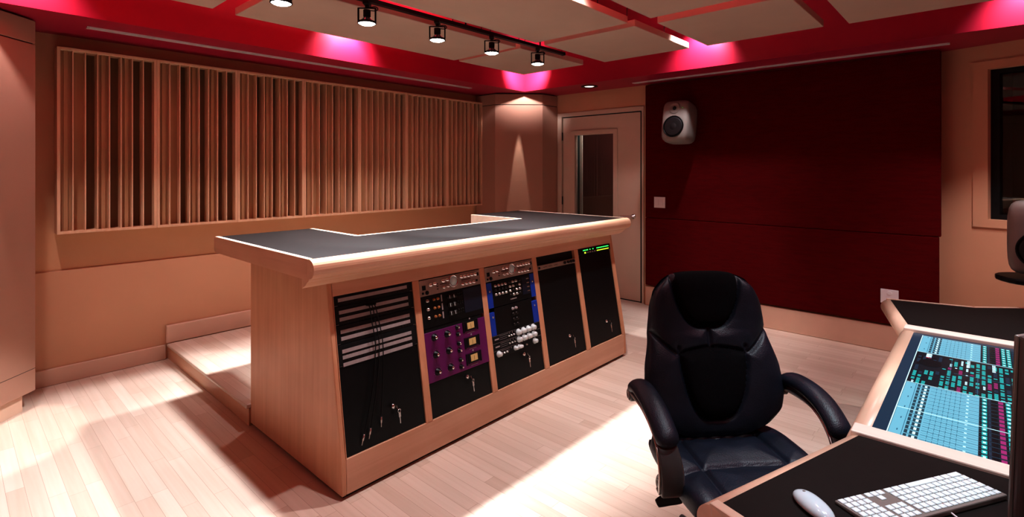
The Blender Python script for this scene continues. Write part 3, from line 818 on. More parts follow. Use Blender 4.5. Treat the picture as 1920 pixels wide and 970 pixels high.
# ------------------------------------------------------------------ wall and stand loudspeakers
def make_speaker():
    t = thing('studio_monitor', 'x', 'loudspeaker', (0, 0, 0), group='grey studio loudspeakers')   # base centre, front towards -Y
    W, H, D = .286, .425, .27
    b = NB(); bmesh.ops.create_cube(b, size=1.)
    bmesh.ops.subdivide_edges(b, edges=b.edges[:], cuts=9, use_grid_fill=True)
    for v in b.verts:
        x, y, z = v.co * 2
        p = 6.5
        n = (abs(x) ** p + abs(y) ** p + abs(z) ** p) ** (1 / p)
        x, y, z = x / n, y / n, z / n
        bw = W / 2 * (1 - .10 * max(0, y) ** 2 - .035 * z * z)
        bh = H / 2 * (1 - .10 * max(0, y) ** 2 - .02 * x * x)
        yy = y * D / 2
        v.co = (x * bw, yy, z * bh + H / 2)
    obj('cabinet', b, M['spk'], t, smooth=True)
    yf = -D / 2
    b = NB(); add_lathe(b, [(.060, -.004), (.056, .003), (.036, -.004), (.020, -.010)], (0, yf, .335), (0, -1, 0), 32); obj('waveguide', b, M['spk'], t)
    b = NB(); add_lathe(b, [(.021, -.006), (.019, .002), (.012, .007), (0, .010)], (0, yf, .335), (0, -1, 0), 24); obj('tweeter', b, M['cone'], t)
    b = NB(); add_lathe(b, [(.108, -.006), (.108, .004), (.100, .006), (.099, .001)], (0, yf, .150), (0, -1, 0), 40); obj('surround', b, M['blk'], t)
    b = NB(); add_lathe(b, [(.0985, .002), (.085, .004), (.04, -.001), (.03, .0045), (0, .007)], (0, yf, .150), (0, -1, 0), 40); obj('woofer', b, M['cone'], t)
    b = NB(); add_lathe(b, [(.0025, -.001), (.0025, .003), (0, .003)], (.085, yf + .004, .335), (0, -1, 0), 8); obj('indicator', b, M['green'], t)
    return t
S0 = make_speaker()
S0['label'] = 'grey studio loudspeaker mounted high on the dark red fabric'
S0.location = (4.99, 2.285, 1.745); S0.rotation_euler = (R(-9), 0, R(-92))
t = thing('speaker_bracket', 'black wall bracket holding the grey loudspeaker on red fabric', 'bracket', (5.18, 2.285, 1.94))
b = NB(); add_box(b, -.012, -.001, -.05, .05, -.08, .08); bevel(b, .003, 1); obj('wall_plate', b, M['blkm'], t)
b = NB(); add_tube(b, [(-.012, 0, 0), (-.03, 0, -.006), (-.043, 0, -.005)], .016, 10, 6); obj('arm', b, M['blkm'], t)
SX, SY, SZ = 4.253, -.238, .866
dup(S0, (SX, SY, SZ + .014), 'grey studio loudspeaker on the black stand in front of the studio window', (0, 0, R(-92)))
t = thing('speaker_stand', 'black speaker stand with curved top plate behind the mixing desk', 'stand', (SX, SY, 0))
b = NB(); pts = []
for i in range(24):
    a = 2 * math.pi * i / 24; pts.append((.195 * math.copysign(abs(math.cos(a)) ** .8, math.cos(a)), .16 * math.copysign(abs(math.sin(a)) ** .8, math.sin(a))))
add_prism(b, pts, SZ - .035, SZ - .004); bevel(b, .008, 2)
bmesh.ops.rotate(b, verts=b.verts[:], cent=(0, 0, 0), matrix=Matrix.Rotation(R(-62), 3, 'Z')); obj('top_plate', b, M['blk'], t)
b = NB(); add_cyl(b, (0, 0, .03), (0, 0, SZ - .035), .035, n=20); obj('pole', b, M['blkm'], t)
b = NB(); add_lathe(b, [(.2, .0005), (.2, .02), (.06, .035), (0, .035)], n=32); obj('base', b, M['blkm'], t)
b = NB(); add_box(b, -.06, .06, -.05, .05, SZ - .004, SZ + .013); obj('pad', b, M['blkm'], t)

# ------------------------------------------------------------------ mixing desk (wraps round the operator)
TD, TH = .70, .055
mix = thing('mixing_desk', 'wraparound maple edged mixing desk with charcoal wings and a wide screen bay', 'desk', (2.52, 0, 0))
def mp(name, bm, m, parent=mix, **k): return obj(name, bm, m, parent, world=True, **k)
P3, P2, P1, P0 = Vector((1.215, .510)), Vector((1.815, .318)), Vector((3.20, .318)), Vector((3.835, .470))   # operator edge, near to far
bw = .048
def perp(d): d = d.normalized(); return Vector((d.y, -d.x))        # towards -Y for edges running +X
n1 = perp(P2 - P3); n2 = perp(P1 - P2); n3 = perp(P0 - P1)
# near wing
N0, N1 = P3 + n1 * .40, P3 + n1 * bw
b = NB()
ea = (P2 - P3).normalized()
A = P3 + ea * .03 + n1 * bw; Bq = P2 + n1 * bw * .9
poly = [tuple(A), tuple(P3 + ea * .03 + n1 * .62), (1.845, -.42), (1.845, .268), tuple(Vector((1.828, .27)))]
add_prism(b, poly, TD - TH, TD)
mp('near_wing_top', b, M['lam'])
b = NB(); e0 = P3 + ea * .0; add_prism(b, [tuple(e0 + n1 * .035), tuple(e0 + n1 * .62), tuple(e0 + ea * .0295 + n1 * .62), tuple(e0 + ea * .0295 + n1 * .035)], TD - TH - .02, TD + .004); bevel(b, .004, 2)
mp('end_strip', b, M['edge'])
# far wing
fa = (P0 - P1).normalized()
b = NB()
poly = [(3.225, .262), (3.225, -.55), (4.12, -.55), (4.12, -.19), (3.93, .04), tuple(P0 + n3 * bw - fa * .012), tuple(P1 + n3 * bw)]
poly = list(reversed(poly)) if False else poly
add_prism(b, poly, TD - TH, TD); mp('far_wing_top', b, M['lam'])
b = NB()
def strip(bm, p, q, w, z0, z1):
    p, q = Vector(p), Vector(q); d = (q - p).normalized(); n = Vector((-d.y, d.x)) * w / 2
    add_prism(bm, [tuple(p - n), tuple(q - n), tuple(q + n), tuple(p + n)], z0, z1)
strip(b, P0 + n3 * .03, (3.94, .046), .022, TD - TH, TD + .003); strip(b, (3.938, .05), (4.13, -.185), .022, TD - TH, TD + .003)
mp('edging', b, M['edge'])
# centre bay: tray under the screen and the two pale dividers
b = NB(); add_box(b, 1.846, 3.224, -.55, .27, TD - TH - .02, TD - .022); mp('screen_tray', b, M['lam'])
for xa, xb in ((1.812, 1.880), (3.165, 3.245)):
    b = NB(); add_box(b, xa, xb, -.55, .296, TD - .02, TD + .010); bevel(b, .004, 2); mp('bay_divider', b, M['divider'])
# rounded bolsters along the operator edge
def bol(bm, p, q, r=.045):
    p, q = Vector((p[0], p[1], TD - .046)), Vector((q[0], q[1], TD - .046))
    add_sweep(bm, [p, p.lerp(q, .5), q], circle(r, 32), (0, 0, 1))
c1, c2, c3, c0 = P3 + n1 * .045, P2 + Vector((0, -.048)), P1 + Vector((0, -.048)), P0 + n3 * .045
for p, q in ((c1, c2), (c2, c3), (c3, c0)):
    b = NB(); bol(b, p, q); mp('bolster', b, M['bolster'])
b = NB()
for c in (c2, c3):
    add_lathe(b, [(0, -.045), (.0225, -.039), (.039, -.0225), (.0451, 0), (.039, .0225), (.0225, .039), (0, .045)], (c.x, c.y, TD - .046), (0, 0, 1), 24)
mp('bolster_joint', b, M['bolster'])
# end panel, pedestals and modesty panel
b = NB(); sec = [tuple(P3 + n1 * .012), tuple(P3 + n1 * .60), tuple(P3 + ea * .028 + n1 * .60), tuple(P3 + ea * .028 + n1 * .012)]
add_prism(b, sec, .0, TD - TH - .021); bevel(b, .004, 2); mp('end_panel', b, M['maple_z'])
b = NB(); add_box(b, 3.72, 3.75, -.45, .36, 0, TD - TH - .001); bevel(b, .003, 1); mp('end_panel', b, M['maple_z'])
b = NB(); add_box(b, 1.55, 3.72, -.47, -.45, .1, TD - TH - .021); mp('modesty_panel', b, M['maple_x'])

# big touch surface lying in the centre bay
scr = thing('touch_screen', 'wide touchscreen mixing surface glowing blue in the desk', 'touchscreen', (2.52, .0, TD - .022))
b = NB(); add_box(b, 1.885, 3.160, -.50, .268, TD - .0218, TD - .004); bevel(b, .002, 1); obj('bezel', b, M['scr_off'], scr, world=True)
UI = ['ui_frame', 'ui_dark', 'ui_light', 'ui_line', 'ui_knob', 'ui_hi', 'ui_cyan', 'ui_blk', 'ui_mag', 'ui_red']
ub = NB(); lay = [0]
def q(x0, x1, y0, y1, m, lv):
    z = TD - .0036 + lv * .00022
    f = ub.faces.new([ub.verts.new(p) for p in ((x0, y0, z), (x1, y0, z), (x1, y1, z), (x0, y1, z))]); f.material_index = UI.index(m)
q(1.890, 3.155, -.49, .264, 'ui_frame', 0)
U0, U1, YT = 1.892, 3.128, .220
q(U0, U1, -.48, YT, 'ui_dark', 1)
q(U0, U1, YT - .003, YT, 'ui_hi', 2)
def fader_bank(xa, xb, n):
    q(xa, xb, .015, YT - .004, 'ui_light', 2)
    q(xa, xb, .185, .1865, 'ui_line', 3)
    p = (xb - xa) / n
    for k in range(n):
        x = xa + (k + .5) * p
        q(x - p * .42, x + p * .42, .147, .181, 'ui_knob', 3)
        q(x - p * .30, x + p * .30, .154, .161, 'ui_hi', 4); q(x - p * .36, x + p * .36, .168, .173, 'ui_light', 4)
        q(x - .0016, x + .0016, -.0, .143, 'ui_line', 3)
        for j in range(6): q(x - p * .42, x + p * .30, .062 + j * .013, .0632 + j * .013, 'ui_line', 3)
        q(x - .004, x + .004, .041, .047, 'ui_hi', 3)
        q(xa + k * p - .0007, xa + k * p + .0007, -.30, .143, 'ui_line', 3)
        if k % 3 == 1: q(x - .010, x + .004, .196, .199, 'ui_line', 3)
        # strip controls beyond the faders
        q(x - p * .46, x + p * .46, -.30, .014, 'ui_dark', 2)
        for j, (y0, y1, m) in enumerate(((-.004, .008, 'ui_cyan'), (-.013, -.007, 'ui_frame'), (-.028, -.015, 'ui_blk'), (-.044, -.032, 'ui_mag'), (-.062, -.050, 'ui_cyan'), (-.078, -.066, 'ui_cyan'), (-.094, -.082, 'ui_frame'), (-.12, -.1, 'ui_cyan'), (-.15, -.125, 'ui_cyan'), (-.18, -.16, 'ui_mag'))):
            q(x - p * .36, x + p * .36, y0, y1, m, 3)
            if m == 'ui_cyan': q(x - p * .16, x + p * .16, y0 + .003, y1 - .003, 'ui_hi', 4)
fader_bank(U0 + .004, 2.405, 15)
fader_bank(2.845, U1 - .004, 8)
q(2.130, 2.134, -.30, YT - .004, 'ui_hi', 5)
q(2.407, 2.411, -.48, YT - .004, 'ui_hi', 5); q(2.838, 2.842, -.48, YT - .004, 'ui_hi', 5)
rng = random.Random(3)
# middle control section: clusters of small buttons
q(2.66, 2.78, .150, .206, 'ui_blk', 2); q(2.775, 2.83, .166, .184, 'ui_hi', 3); q(2.765, 2.775, .166, .184, 'ui_red', 3)
f = ub.faces.new([ub.verts.new((2.695 + .050 * math.cos(a), .165 + .036 * math.sin(a), TD - .0027)) for a in [2 * math.pi * i / 24 for i in range(24)]]); f.material_index = UI.index('ui_blk')
for c in range(18):
    y = .204 - c * .0165
    r = 0
    while r < 30:
        x = 2.418 + r * .0138
        run = rng.choice((2, 3, 4, 5, 6)); u = rng.random(); r2 = min(30, r + run)
        m = 'ui_cyan' if u < .58 else 'ui_hi' if u < .64 else 'ui_mag' if u > .965 else 'ui_frame' if u > .86 else None
        if c < 5 and x + run * .0138 > 2.63: m = None if u > .35 else 'ui_frame'
        if m:
            for k in range(r, r2 - 1):
                xx = 2.418 + k * .0138; q(xx - .0048, xx + .0048, y - .0065, y + (.004 if m != 'ui_hi' else .0), m, 3)
        r = r2
q(2.62, 2.623, -.3, .09, 'ui_line', 4); q(2.42, 2.83, .100, .1016, 'ui_line', 4); q(2.42, 2.62, .02, .0216, 'ui_line', 4)
for yv in (.045, -.03, -.09, -.15):
    for k in range(5): q(2.735 + k * .02, 2.748 + k * .02, yv, yv + .010, 'ui_hi', 4)
obj('display', ub, [M[u] for u in UI], scr, world=True)

# keyboard
ang = math.atan2(.055 - .261, 1.75 - 1.404)
kb = thing('keyboard', 'white full size keyboard lying on the near desk wing', 'keyboard', (1.404, .261, TD), (0, 0, ang))
KW, KD = .402, .110                                               # x along the operator edge, -y towards the rear edge
b = NB()
vs = add_box(b, 0, KW, -KD, 0, .0005, .008)
for v in vs:
    if v.co.y < -.05 and v.co.z > .005: v.co.z = .014
bevel(b, .003, 2); obj('body', b, M['alum'], kb)
b = NB()
def key(x, y, ww=.0158, hh=.0145):
    z = .0082 + (-y / KD) * .006
    add_box(b, x, x + ww, y - hh, y, z, z + .0028)
px = .0184; py = .0172
for r in range(6):
    y = -.004 - r * py
    hh = .0145 if r < 5 else .012
    for c in range(4):                                            # number pad, at the operator's right
        if r == 0 and c == 2: continue
        key(.004 + c * px, y, .0158 if not (r == 0 and c == 2) else .034, hh)
    if r == 0: key(.004 + 2 * px, y)
    for c in range(3):                                            # navigation block
        if r in (2,) or (r == 1 and c != 1): continue
        key(.084 + c * px, y, .0158, hh)
    n0 = .146
    if r == 0:
        for x, ww in ((n0, .022), (n0 + .025, .020), (n0 + .048, .020), (n0 + .071, .094), (n0 + .168, .020), (n0 + .191, .020), (n0 + .214, .034)): key(x, y, ww)
    else:
        k = 13 if r < 5 else 14; ww = (KW - .004 - n0) / k
        for c in range(k): key(n0 + c * ww, y, ww - .0026, hh)
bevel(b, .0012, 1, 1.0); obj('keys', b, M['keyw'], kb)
b = NB(); add_tube(b, [(.215, -KD + .002, .006), (.212, -KD - .03, .004), (.225, -KD - .08, .003), (.28, -KD - .13, .003), (.40, -KD - .15, .003)], .0022, 8, 8); obj('cable', b, M['white'], kb)
# mouse
ma = math.atan2(.248 - .340, 1.31 - 1.385)
ms = thing('computer_mouse', 'smooth white computer mouse beside the keyboard', 'mouse', (1.347, .292, TD + .0005), (0, 0, ma))
b = NB(); bmesh.ops.create_uvsphere(b, u_segments=36, v_segments=20, radius=1.)
for v in b.verts:
    x, y, z = v.co
    s = lambda c, p: math.copysign(abs(c) ** p, c)
    zz = z * .019 if z > 0 else z * .007
    v.co = (s(x, .9) * .056, s(y, .9) * .0285, zz + .007)
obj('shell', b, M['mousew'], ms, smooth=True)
b = NB(); add_lathe(b, [(.0035, 0), (.0035, .0006), (0, .0007)], (-.030, 0, .0228), (-.25, 0, 1), 14)
for v in b.verts: v.co.z += .0005
obj('mark', b, M['alum'], ms)
# monitor seen edge on from behind
mo_b = Vector((1.537, -.040, TD + .02)); mo_t = Vector((1.452, -.0485, 1.150)); wd = Vector((.86, -.50, 0)).normalized()
mon = thing('computer_monitor', 'dark backed computer monitor standing beside the keyboard at the frame edge', 'monitor', (mo_b.x + wd.x * .26, mo_b.y + wd.y * .26, TD))
up = (mo_t - mo_b); Hm = up.length; upn = up.normalized(); nb_ = wd.cross(upn).normalized()
if nb_.y > 0: nb_ = -nb_                                          # towards the camera side
def mpnt(u, v, n): return mo_b + wd * u + upn * v + nb_ * n
def mbox(bm, u0, u1, v0, v1, n0, n1):
    vv = [bm.verts.new(mpnt(u, v, n)) for u in (u0, u1) for v in (v0, v1) for n in (n0, n1)]
    for qd in ((0, 1, 3, 2), (4, 6, 7, 5), (0, 4, 5, 1), (2, 3, 7, 6), (0, 2, 6, 4), (1, 5, 7, 3)): bm.faces.new([vv[i] for i in qd])
b = NB(); mbox(b, 0, .54, 0, Hm, 0, .022); bevel(b, .008, 3); obj('back_shell', b, M['monback'], mon, world=True)
b = NB(); mbox(b, .004, .536, .004, Hm - .004, -.010, -.0003); bevel(b, .004, 2); obj('bezel', b, M['alum'], mon, world=True)
b = NB(); mbox(b, .03, .51, .03, Hm - .03, -.0115, -.0103); obj('display', b, M['scr_off'], mon, world=True)
b = NB(); mbox(b, .15, .25, .05, .15, .0223, .05); obj('stand_neck', b, M['alum'], mon, world=True)
c = mpnt(.20, 0, .05)
b = NB(); add_box(b, c.x - .07, c.x + .07, c.y - .09, c.y + .09, TD + .0005, TD + .012); bevel(b, .004, 2); add_box(b, c.x - .03, c.x + .03, c.y - .012, c.y + .012, TD + .012, TD + .15); obj('stand_foot', b, M['alum'], mon, world=True)

# ------------------------------------------------------------------ office chair
CH = thing('office_chair', 'high backed black leather office chair with padded arms', 'chair', (1.825, .612, 0), (0, 0, R(228 - 90)))  # faces local +Y
def segdist(px_, py_, poly):
    best = 9.
    for (ax, ay), (bx, by) in zip(poly, poly[1:]):
        dx, dy = bx - ax, by - ay
        t = max(0, min(1, ((px_ - ax) * dx + (py_ - ay) * dy) / (dx * dx + dy * dy + 1e-12)))
        best = min(best, math.hypot(px_ - ax - t * dx, py_ - ay - t * dy))
    return best
def curve2(fn, n=24): return [fn(i / n) for i in range(n + 1)]
BH = .615
def hw(v):                                                        # half width of the backrest up its height
    k = [(0, .205), (.06, .238), (.14, .262), (.25, .270), (.4, .262), (.6, .238), (.8, .224), (.92, .212), (1, .198)]
    for (a, wa), (b_, wb) in zip(k, k[1:]):
        if v <= b_:
            t = (v - a) / (b_ - a); t = t * t * (3 - 2 * t) * .5 + t * .5; return wa + (wb - wa) * t
    return k[-1][1]
def head_f(u): return .655 + .30 * abs(u / .66) ** 3.2
def lum_lo(u): return .115 + .38 * abs(u / .52) ** 3.6
def arch(u): return .50 + .035 * (1 - (u / .55) ** 2) if abs(u) < .55 else .50 + .13 * ((abs(u) - .55) / .4) ** 1.2
def U2P(u, v): return (u * hw(v), v * BH)
seams = [[U2P(u, head_f(u)) for u in [(-.66 + 1.32 * i / 30) for i in range(31)]],
         [U2P(u, arch(u)) for u in [(-.96 + 1.92 * i / 48) for i in range(49)]],
         [U2P(u, lum_lo(u)) for u in [(-.535 + 1.07 * i / 36) for i in range(37)]],
         [U2P(0, .655), U2P(0.015, .53)]]
NU, NV = 110, 130
gridf, gridb, reg = {}, {}, {}
tilt = R(12)
BASEZ = .472
def back_pt(u, v, side):
    rr_ = .42
    uu = u * (1 - rr_ + rr_ * math.sqrt(max(0, 1 - (2 * v - 1) ** 8 * .5)))
    vv = (2 * v - 1) * math.sqrt(max(0, 1 - (abs(u) ** 3.2) * .22)) * .5 + .5
    x = uu * hw(v); z = vv * BH
    m = max(abs(u), abs(2 * v - 1)); m8 = (abs(u) ** 7 + abs(2 * v - 1) ** 9) ** (1 / 7) if m > 0 else 0
    th = .058 * math.sqrt(max(0, 1 - min(1, m8) ** 5))
    cen = .030 * u * u - .026 * math.sin(min(1, max(0, (v - .02) / .62)) * math.pi) * -1 * .8 + .02 * max(0, v - .7) / .3 * .6
    if side > 0:
        d = min(segdist(x, z, s) for s in seams)
        g = .013 * math.exp(-(d / .007) ** 2)
        puff = .010 * (1 - math.exp(-(d / .03) ** 2))
        y = cen + th + (puff - g) * (1 if th > .02 else th / .02)
        if v > head_f(u) and abs(u) < .66: y += .012 * min(1, d / .02)
        if lum_lo(u) < v < arch(u) and abs(u) < .55: y += .008 * min(1, d / .02)
    else:
        y = cen - th * .8
    return Vector((x, y, z))
def place_back(p):                                                # recline and put in the chair
    c, s = math.cos(tilt), math.sin(tilt)
    y, z = p.y, p.z
    return Vector((p.x, -.205 + y * c - z * s, BASEZ + z * c + y * s))
bm_main, bm_head, bm_lum = NB(), NB(), NB()
vf = {}
for i in range(NU + 1):
    for j in range(NV + 1):
        u, v = -1 + 2 * i / NU, j / NV
        vf[i, j, 1] = place_back(back_pt(u, v, 1)); vf[i, j, -1] = place_back(back_pt(u, v, -1))
for bmx in (bm_main,):
    pass
cache = {}
def gv(bmx, key_):
    k = (id(bmx),) + key_
    if k not in cache: cache[k] = bmx.verts.new(vf[key_])
    return cache[k]
for i in range(NU):
    for j in range(NV):
        u, v = -1 + 2 * (i + .5) / NU, (j + .5) / NV
        dst = bm_main
        if abs(u) < .66 and v > head_f(u): dst = bm_head
        elif abs(u) < .54 and lum_lo(u) < v < arch(u): dst = bm_lum
        dst.faces.new([gv(dst, (a, b_, 1)) for a, b_ in ((i, j), (i + 1, j), (i + 1, j + 1), (i, j + 1))])
        bm_main.faces.new([gv(bm_main, (a, b_, -1)) for a, b_ in ((i, j), (i, j + 1), (i + 1, j + 1), (i + 1, j))])
bmesh.ops.remove_doubles(bm_main, verts=bm_main.verts[:], dist=.0004)
bk = obj('backrest', bm_main, M['leather'], CH, smooth=True)
obj('headrest', bm_head, M['mesh'], bk, smooth=True, label='matt black mesh headrest'); obj('lumbar_pad', bm_lum, M['mesh'], bk, smooth=True, label='matt black mesh lumbar pad')
# seat cushion
def seat_mesh():
    b = NB(); n, m = 90, 90; A, B = {}, {}
    sW, sD = .262, .262
    ss = [[(-.15, -.17), (-.15, .26)], [(.15, -.17), (.15, .26)], [(-.15, -.155), (-.08, -.165), (.08, -.165), (.15, -.155)], [(-.15, .03), (0, .015), (.15, .03)], [(-.15, .03), (-.26, .06)], [(.15, .03), (.26, .06)]]
    for i in range(n + 1):
        for j in range(m + 1):
            u, v = -1 + 2 * i / n, -1 + 2 * j / m
            x = u * (1 - .38 + .38 * math.sqrt(1 - v ** 4 * .5)) * sW; y = v * (1 - .3 + .3 * math.sqrt(1 - u ** 4 * .5)) * sD
            e = max(0., 1 - min(1, (abs(u) ** 8 + abs(v) ** 8) ** (1 / 8)) ** 7)
            th = .055 * math.sqrt(e)
            d = min(segdist(x, y, s) for s in ss)
            g = .014 * math.exp(-(d / .008) ** 2); pf = .016 * (1 - math.exp(-(d / .045) ** 2))
            wr_ = .004 * math.sin(x * 120 + y * 60) * math.exp(-((y + .20) / .05) ** 2)
            front = -.03 * max(0, (y - .14) / .12) ** 2
            top = .435 + th + (pf - g + wr_) * min(1, th / .02) + front + .018 * u * u
            A[i, j] = b.verts.new((x, y, top)); B[i, j] = b.verts.new((x, y, .435 - th * .7 + front + .018 * u * u))
    for i in range(n):
        for j in range(m):
            b.faces.new((A[i, j], A[i + 1, j], A[i + 1, j + 1], A[i, j + 1])); b.faces.new((B[i, j], B[i, j + 1], B[i + 1, j + 1], B[i + 1, j]))
    bmesh.ops.remove_doubles(b, verts=b.verts[:], dist=.0004)
    return b
obj('seat', seat_mesh(), M['leather_seat'], CH, smooth=True)
b = NB(); add_box(b, -.2, .2, -.2, .2, .372, .392); bevel(b, .008, 2); obj('seat_pan', b, M['blkm'], CH)
b = NB(); add_box(b, -.04, .04, -.33, -.1, .350, .366)
for v in b.verts:
    if v.co.y < -.3: v.co.z += .09
add_box(b, -.05, .05, -.345, -.325, .42, .60); bevel(b, .006, 2); obj('back_bracket', b, M['armplastic'], CH)
for s in (-1, 1):
    X = s * .292
    path = spline([(X * .90, -.235, .632), (X, -.19, .655), (X * 1.02, -.07, .660), (X * 1.02, .01, .642), (X * 1.01, .075, .600), (X * 1.0, .108, .54), (X * .99, .105, .475), (X * .95, .065, .442), (X * .92, .0, .432)], 8)
    b = NB(); add_sweep(b, path, lambda t: [(a * (1 + .35 * math.sin(math.pi * min(1, max(0, (t - .35) / .6)))), c) for a, c in [(-.026, -.009), (-.022, -.012), (.022, -.012), (.026, -.009), (.026, .009), (.022, .012), (-.022, .012), (-.026, .009)]], (1, 0, 0)); ar = obj('arm_frame', b, M['armplastic'], CH, smooth=True)
    b = NB()
    for dx in (-.029, .029):
        add_sweep(b, [p + Vector((dx * (1 + .35 * math.sin(math.pi * min(1, max(0, (i / (len(path) - 1) - .35) / .6)))), 0, 0)) for i, p in enumerate(path[6:-4])], circle(.0042, 8), (1, 0, 0))
    obj('trim_line', b, M['steel'], ar, smooth=True)
    pp = spline([(X * 1.0, -.205, .664), (X * 1.01, -.16, .690), (X * 1.02, -.075, .692), (X * 1.02, .005, .674), (X * 1.01, .068, .637), (X * 1.0, .098, .604)], 8)
    def sec(t, k=1.):
        e = min(1, t / .10, (1 - t) / .16); e = math.sqrt(max(.02, 1 - (1 - e) ** 2))
        return circle(.040 * e, 18, .027 * e)
    b = NB(); add_sweep(b, pp, sec, (1, 0, 0)); obj('arm_pad', b, M['leather'], CH, smooth=True)
    for (yy, zz, x0_, r_) in ((-.235, .632, X * .83, .026), (.0, .432, X * .70, .028)):
        b = NB(); xe = X + s * .022 if zz > .5 else X * .93 + s * .018
        add_cyl(b, (x0_, yy, zz), (xe, yy, zz), r_, n=20); bevel(b, .004, 1, 1.2); obj('bolt_boss', b, M['armplastic'], CH)
        b = NB(); add_lathe(b, [(r_ * .62, 0), (r_ * .62, .004), (r_ * .45, .005), (r_ * .4, .002), (0, .002)], (xe, yy, zz), (s, 0, 0), 18); obj('bolt_cap', b, M['alum'], CH)
b = NB(); add_box(b, -.07, .07, -.11, .11, .315, .372); bevel(b, .012, 2); obj('mechanism', b, M['blkm'], CH)
b = NB(); add_tube(b, [(.05, -.02, .345), (.14, -.03, .345), (.195, -.055, .342)], .006, 8, 6)
add_sweep(b, spline([(.188, -.052, .343), (.225, -.07, .332), (.262, -.085, .310)], 6), lambda t: circle(.010 + .012 * math.sin(math.pi * min(1, .15 + t * .75)), 12, .008), (0, 0, 1)); obj('tilt_lever', b, M['blk'], CH, smooth=True)
b = NB(); add_cyl(b, (0, 0, .10), (0, 0, .305), .026, n=20); add_cyl(b, (0, 0, .20), (0, 0, .30), .034, n=20); obj('gas_lift', b, M['blkm'], CH)
b = NB(); add_lathe(b, [(.055, .07), (.06, .10), (.045, .125), (0, .125)], n=24); obj('hub', b, M['blkm'], CH)
for k in range(5):
    a = R(-79 + 72 * k); d = Vector((math.cos(a), math.sin(a), 0))
    b = NB(); add_sweep(b, spline([d * .04 + Vector((0, 0, .10)), d * .18 + Vector((0, 0, .098)), d * .335 + Vector((0, 0, .078))], 6), lambda t: [(x * (1 - .35 * t), y_ * (1 - .3 * t)) for x, y_ in circle(.030, 12, .022)], (0, 0, 1)); obj('leg', b, M['armplastic'], CH, smooth=True)
    c = d * .325; pr = Vector((-d.y, d.x, 0))
    b = NB(); add_cyl(b, c + Vector((0, 0, .05)), c + Vector((0, 0, .085)), .009, n=10)
    for s in (-1, 1): add_cyl(b, c + d * .02 + pr * (s * .008) + Vector((0, 0, .0285)), c + d * .02 + pr * (s * .026) + Vector((0, 0, .0285)), .028, n=20)
    bevel(b, .003, 1, 1.0); obj('caster', b, M['blk'], CH)

# ------------------------------------------------------------------ lights
def spot(name, loc, to, energy, size, blend=.5, col=(1, .93, .86), rad=.03):
    l = bpy.data.lights.new(name, 'SPOT'); l.energy = energy; l.spot_size = R(size); l.spot_blend = blend; l.color = col; l.shadow_soft_size = rad
    o = bpy.data.objects.new(name, l); COL.objects.link(o); o.location = loc
    o.rotation_euler = (Vector(to) - Vector(loc)).to_track_quat('-Z', 'Y').to_euler(); return o
for x, tx, e in zip(HX, (.75, 1.35, 2.2, 2.8, 3.36), (195, 120, 112, 108, 104)): spot('track_lamp', (x, 2.78, 2.352), (tx, 2.80, 0), e * 1.15, 76, .22, (.90, .95, 1), .04)
# coffer lamps over the cloud gaps, plus unseen fill added near chair and window
for x, y, e, sz in ((2.35, 4.0, 40, 80), (1.4, 1.75, 66, 84), (2.42, 1.75, 88, 100), (4.05, 1.75, 75, 76), (3.95, -.45, 70, 95), (1.5, .775, 12, 100), (2.6, .775, 13, 100), (2.95, .775, 18, 80), (2.2, -.24, 22, 80), (.5, -.24, 25, 90)):
    spot('coffer_lamp_and_fill', (x, y, 2.81), (x, y, 0), e, sz, .5, (1, .95, .97), .03)
# wall washers above the clouds, aimed at the coffer fascia
for p, q_, e in (((.26, 3.86, 2.82), (.26, 4.08, 2.47), 34), ((2.34, 3.86, 2.82), (2.34, 4.08, 2.57), 40), ((4.37, 3.75, 2.60), (4.70, 4.08, 2.66), 44),
                 ((4.48, 1.86, 2.82), (4.70, 1.90, 2.57), 40), ((4.48, -.26, 2.82), (4.70, -.26, 2.50), 40)):
    spot('fascia_lamp', p, q_, e * 1.25, 118 if q_[2] == 2.66 else 92, .85, (1, .93, .97), .03)
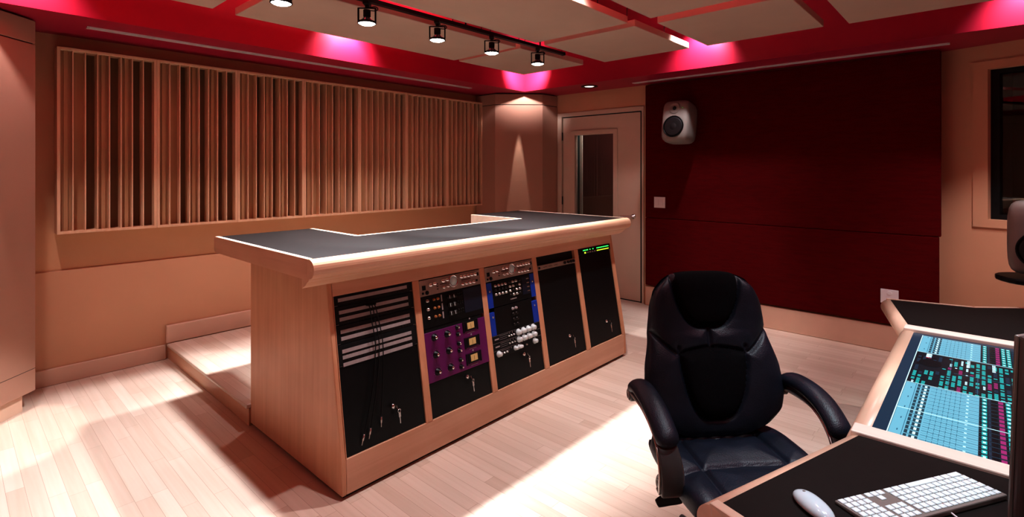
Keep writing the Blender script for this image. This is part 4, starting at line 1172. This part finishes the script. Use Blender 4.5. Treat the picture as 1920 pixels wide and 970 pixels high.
# narrow wall washers grazing the two corner columns
spot('column_lamp', (4.686, 4.158, 2.415), (4.70, 4.172, 0), 130, 13.5, .3, (1, .95, .88), .01)
spot('column_lamp', (.085, 3.97, 2.41), (.05, 4.005, 0), 75, 27, .3, (1, .95, .9), .01)
# desk lamps in the second track row, out of view above the operator
for x in (1.75, 2.9): spot('desk_lamp', (x, .10, 2.49), (x + .1, .0, .7), 64, 62, .7, (.74, .92, 1), .04)
l = bpy.data.lights.new('corridor_fill', 'POINT'); l.energy = 16; l.color = (1, .85, .75); l.shadow_soft_size = .1  # unseen fill added to brighten the corridor behind the door glass
o = bpy.data.objects.new('corridor_fill', l); COL.objects.link(o); o.location = (5.46, 3.4, 2.3)
# red area lights added above the clouds as ambient fill, facing the coffer
for (x, y, sx, sy) in ((2.2, 3.27, 1.6, .5), (2.2, 1.25, 1.6, .5), (0.2, 3.27, 1.2, .5), (2.2, -.9, 2.5, .5)):
    l = bpy.data.lights.new('red_ambient_fill', 'AREA'); l.shape = 'RECTANGLE'; l.size = sx; l.size_y = sy; l.energy = 16; l.color = (1, .50, .42)
    o = bpy.data.objects.new('red_ambient_fill', l); COL.objects.link(o); o.location = (x, y, 2.57); o.rotation_euler = (R(180), 0, 0)
w = bpy.data.worlds.new('World'); scene.world = w; w.use_nodes = True
w.node_tree.nodes['Background'].inputs['Color'].default_value = (.02, .008, .008, 1); w.node_tree.nodes['Background'].inputs['Strength'].default_value = .2

# ------------------------------------------------------------------ camera
cam = bpy.data.cameras.new('Camera'); cam.sensor_width = 36.; cam.lens = 973. / 1920. * 36.
cam.shift_y = -166. / 1920.; cam.clip_start = .05
co = bpy.data.objects.new('Camera', cam); COL.objects.link(co)
co.location = (0, 0, 1.48); co.rotation_euler = (R(90), 0, R(42.37 - 90))
scene.camera = co
scene.view_settings.view_transform = 'Standard'
scene.view_settings.gamma = .75

scene.view_settings.exposure = .55
scene.cycles.max_bounces = 8; scene.cycles.diffuse_bounces = 5; scene.cycles.use_denoising = True
scene.cycles.sample_clamp_indirect = 6.
